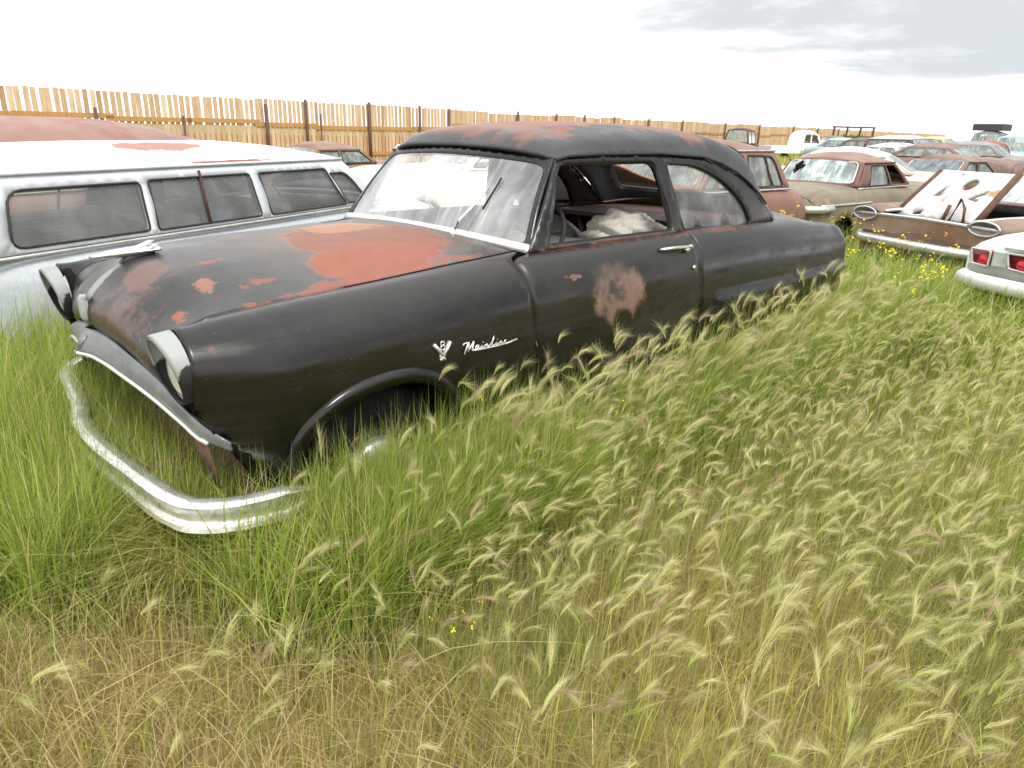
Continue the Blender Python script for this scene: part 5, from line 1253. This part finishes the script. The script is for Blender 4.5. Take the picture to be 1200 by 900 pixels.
# foxtails: thin stems with nodding silky heads
def foxtails(n, box, dmin, dmax, dens, nawn, hmean, rows=5, headlen=1.0):
    P, d = sample(n, *box, dmin=dmin, dmax=dmax); x, y = P.T; k = rng.random(len(P)) < dens(x, y); P = P[k]; d = d[k]; x, y = P.T; m = len(P)
    h = np.minimum(hmean(x, y)*rng.uniform(.62, 1.18, m), .25+.19*d)
    az = np.where(rng.random(m) < .75, WIND+rng.normal(0, .6, m), rng.uniform(0, 6.28, m)); lean = np.abs(rng.normal(.20, .15, m))
    c = mixcol(np.clip(rng.normal(.5, .3, m), 0, 1), (.22, .27, .08), (.40, .38, .17))
    sc = np.maximum(1, d/3.0)**.75
    st_ = blades(P, h, .0030*sc, az, lean, c, rows)
    # rebuild stem ends, then hang awns on a drooping axis
    dx, dy = np.cos(az), np.sin(az)
    tip = np.stack([P[:, 0]+dx*h*lean, P[:, 1]+dy*h*lean, -.02+h*(1-.42*np.minimum(1.3, lean))], 1)
    T0 = np.stack([dx*lean*1.9, dy*lean*1.9, 1-.84*lean], 1); T0 /= np.linalg.norm(T0, axis=1)[:, None]
    droop = np.where(rng.random(m) < .70, rng.uniform(-1.6, .2, m), rng.uniform(.3, 1.5, m)); hs_ = np.exp(rng.normal(0, .28, m)); hl = headlen*rng.uniform(.032, .06, m)*hs_
    T1 = np.stack([dx, dy, -droop*.55+.25], 1); T1 /= np.linalg.norm(T1, axis=1)[:, None]
    A = nawn; s = np.tile(np.linspace(0, 1, A)[None], (m, 1)); 
    pos = tip[:, None]+hl[:, None, None]*(T0[:, None]*(s-.35*s**2)[..., None]+T1[:, None]*(.45*s**2)[..., None])
    D = T0[:, None]*(1-s)[..., None]*.8+T1[:, None]*(.35+.9*s)[..., None]; D /= np.linalg.norm(D, axis=2)[..., None]
    rd = rng.normal(0, 1, (m, A, 3)); rd -= (rd*D).sum(2)[..., None]*D; rd /= np.linalg.norm(rd, axis=2)[..., None]
    wd = np.array([math.cos(WIND), math.sin(WIND), -.05])[None, None]
    dirs = D+rd*rng.uniform(.08, .55, (m, A, 1))*rng.uniform(.6, 1.35, (m, 1, 1))+wd*.16; dirs /= np.linalg.norm(dirs, axis=2)[..., None]
    L_ = headlen*hs_[:, None, None]**.7*rng.uniform(.030, .080, (m, A, 1))*(1-.25*s[..., None]); side = np.cross(dirs, rd); wv = (.00056*sc)[:, None, None]
    v0 = pos-side*wv; v1 = pos+side*wv; v2 = pos+dirs*L_
    V = np.stack([v0, v1, v2], 2).reshape(-1, 3); F = np.arange(len(V)).reshape(-1, 3)
    hc = mixcol(np.clip(rng.normal(.45, .3, m), 0, 1), (.52, .55, .17), (.74, .70, .37)); pk = rng.random(m) < .13; hc[pk] = mixcol(rng.random(pk.sum()), (.48, .33, .22), (.58, .45, .30))
    C = np.repeat(hc[:, None], A, 1); C = C*rng.uniform(.8, 1.2, (m, A, 1)); C = np.repeat(C[:, :, None], 3, 2); C[:, :, 2] = C[:, :, 2]*.35+np.array([.80, .71, .47])*.65*rng.uniform(.75, 1.15, (m, 1, 1)); C = C.reshape(-1, 3)
    # slim seed core
    core = blades(tip[:, :2], hl*1.0, .0045*sc, az, np.abs(lean)+.5, hc*np.array([.75, .85, .6]), 3, z0=tip[:, 2])
    return st_, core, (V, F, C)
foxd = lambda x, y: np.clip((.30+.70*sm(x, -.85, -.1))*(1-.6*straw_w(x, y))*(1-.75*np.exp(-(((x+.7)/.5)**2+((y+.7)/.45)**2)))*(.70+.75*fbm(x, y, 1.8)), .03, 1)*(1-sm(-x, .5, .9)*sm(y, -1.3, -.9))
hm = lambda x, y: .40+.05*fbm(x, y, 1.1)+.07*np.exp(-((y+1.1)/.4)**2)
fx = [foxtails(9400, (-3.5, 3.5, -4.3, -.9), 1.0, 3.3, foxd, 66, hm, 5, .98), foxtails(8800, (-1, 6, -5, -.95), 3.2, 6.0, foxd, 44, hm, 4, 1.05), foxtails(4500, (0, 14, -9, 3), 6.0, 12, lambda x, y: .55+.3*fbm(x, y, .8), 12, hm, 3, 1.2),
      foxtails(560, (.1, 3.9, -1.30, -.95), 1.0, 8, lambda x, y: 1+0*x, 60, lambda x, y: .62+.07*fbm(x, y, 2), 5, 1.35)]
npmesh('foxtail_grass', *cat([q for f in fx for q in f[:2]]), GM)
npmesh('foxtail_awns', *cat([f[2] for f in fx]), AM)

# ---- yellow flowering weeds
YEL = plain('yellow_petals', (.85, .68, .01), .6); 
def mk_weed(seed, h):
    g = np.random.default_rng(seed); ns = 5; parts = []; F_ = MB(); heads = []
    az = g.uniform(0, 6.28, ns); ln = g.uniform(.1, .4, ns); hh = h*g.uniform(.75, 1.05, ns)
    parts.append(blades(np.zeros((ns, 2))+g.normal(0, .02, (ns, 2)), hh, np.full(ns, .010), az, ln, np.tile(np.array([[.13, .22, .04]]), (ns, 1)), 5))
    nl = 46; j = g.integers(0, ns, nl); t = g.uniform(.25, .92, nl); px = np.cos(az[j])*hh[j]*ln[j]*t**1.9; py = np.sin(az[j])*hh[j]*ln[j]*t**1.9; pz = hh[j]*t*(1-.42*ln[j]*t)
    parts.append(blades(np.stack([px, py], 1), g.uniform(.03, .085, nl), g.uniform(.008, .016, nl), g.uniform(0, 6.28, nl), g.uniform(.5, 1.3, nl), np.array([.13, .21, .04])*g.uniform(.8, 1.4, (nl, 1)), 4, z0=pz))
    for k in range(ns):
        tip = Vector((math.cos(az[k])*hh[k]*ln[k], math.sin(az[k])*hh[k]*ln[k], hh[k]*(1-.42*ln[k])))
        for i in range(g.integers(4, 9)):
            c = tip+Vector(g.normal(0, .022, 3)); a0 = g.uniform(0, 1.57); r = g.uniform(.009, .013); nrm = Vector((g.normal(0, .5), g.normal(0, .5)-.4, .7)).normalized(); q = nrm.to_track_quat('Z', 'Y')
            for a in range(4):
                b0 = a0+a*math.pi/2; pt = [(0, 0, 0), (r*.7*math.cos(b0-.5), r*.7*math.sin(b0-.5), .003), (r*1.15*math.cos(b0), r*1.15*math.sin(b0), .004), (r*.7*math.cos(b0+.5), r*.7*math.sin(b0+.5), .003)]
                F_.add([c+q @ Vector(p) for p in pt], [(0, 1, 2, 3)])
    return cat(parts), F_
protos = []
WGRP = 'yellow flowering weeds behind the tail of the black sedan'
spots = [(.42, -1.02, .58, 'tall yellow-flowered weed beside the front wheel arch of the black sedan', None), (1.06, -1.16, .44, 'small yellow-flowered weed below the round bare patch on the black door', None), (-.28, -1.72, .30, 'low yellow-flowered weed in the foxtails in front of the hubcap', None), (.62, -1.12, .42, 'yellow-flowered weed just below the script badge of the black sedan', None)]
cl_ = [(4.45, -.72), (4.62, -.95), (4.85, -.60), (5.0, -1.0), (5.15, -.78), (4.75, -1.22), (5.35, -1.05), (4.95, -.30), (4.30, -1.15), (5.2, -.05), (5.9, .35), (6.4, .62), (7.1, .75), (6.9, .25), (4.2, -1.5)]
spots += [(x, y, .86+.08*math.sin(i*2.1), 'yellow-flowered weed in the patch of green behind the black sedan', WGRP) for i, (x, y) in enumerate(cl_)]
for i, (x, y, h, lab, grp) in enumerate(spots):
    if i < 6:
        data, F_ = mk_weed(20+i, 1.0)
        root = empty('mustard_plant', (x, y, 0), 0, lab, 'wildflower', grp); st_ = npmesh('stem', *data, GM, kind=None, parent=root); fl = F_.build('blossom', YEL, root)
        root.scale = (h, h, h); protos.append((root, st_, fl))
        fl.data.transform(Matrix.Identity(4))
    else:
        r0, s0, f0 = protos[2+i % 4]; root = r0.copy(); COL.objects.link(root)
        for o in (s0, f0): c = o.copy(); COL.objects.link(c); c.parent = root
        root['label'] = lab; root['category'] = 'wildflower'
        if grp: root['group'] = grp
        root.location = (x, y, 0); root.rotation_euler = (0, 0, i*1.3); root.scale = (h, h, h)
# ---- green bush by the fence
g = np.random.default_rng(3); m = 2600; P = g.normal(0, 1, (m, 3)); P /= np.linalg.norm(P, axis=1)[:, None]; P *= (g.random(m)**.4)[:, None]*np.array([1.9, 1.9, .75]); P *= (1+.25*np.sin(P[:, :1]*3+P[:, 1:2]*4))
bl_ = blades(P[:, :2], g.uniform(.2, .5, m), g.uniform(.10, .22, m), g.uniform(0, 6.28, m), g.uniform(.2, 1.2, m), mixcol(g.random(m), (.07, .13, .025), (.16, .23, .05)), 3, z0=P[:, 2]+.75)
bush = empty('bush', (60.0, 22.6, 0), 0, 'green bush right of the white truck cab, before the far fence', 'bush')
npmesh('foliage', *bl_, GM, kind=None, parent=bush); b = MB(); b.tube([(0, 0, 0), (.1, .05, .8), (0, .1, 1.6)], [.1, .07, .03], 6); b.build('stem', plain('bush_stem', (.08, .06, .04), .9), bush)
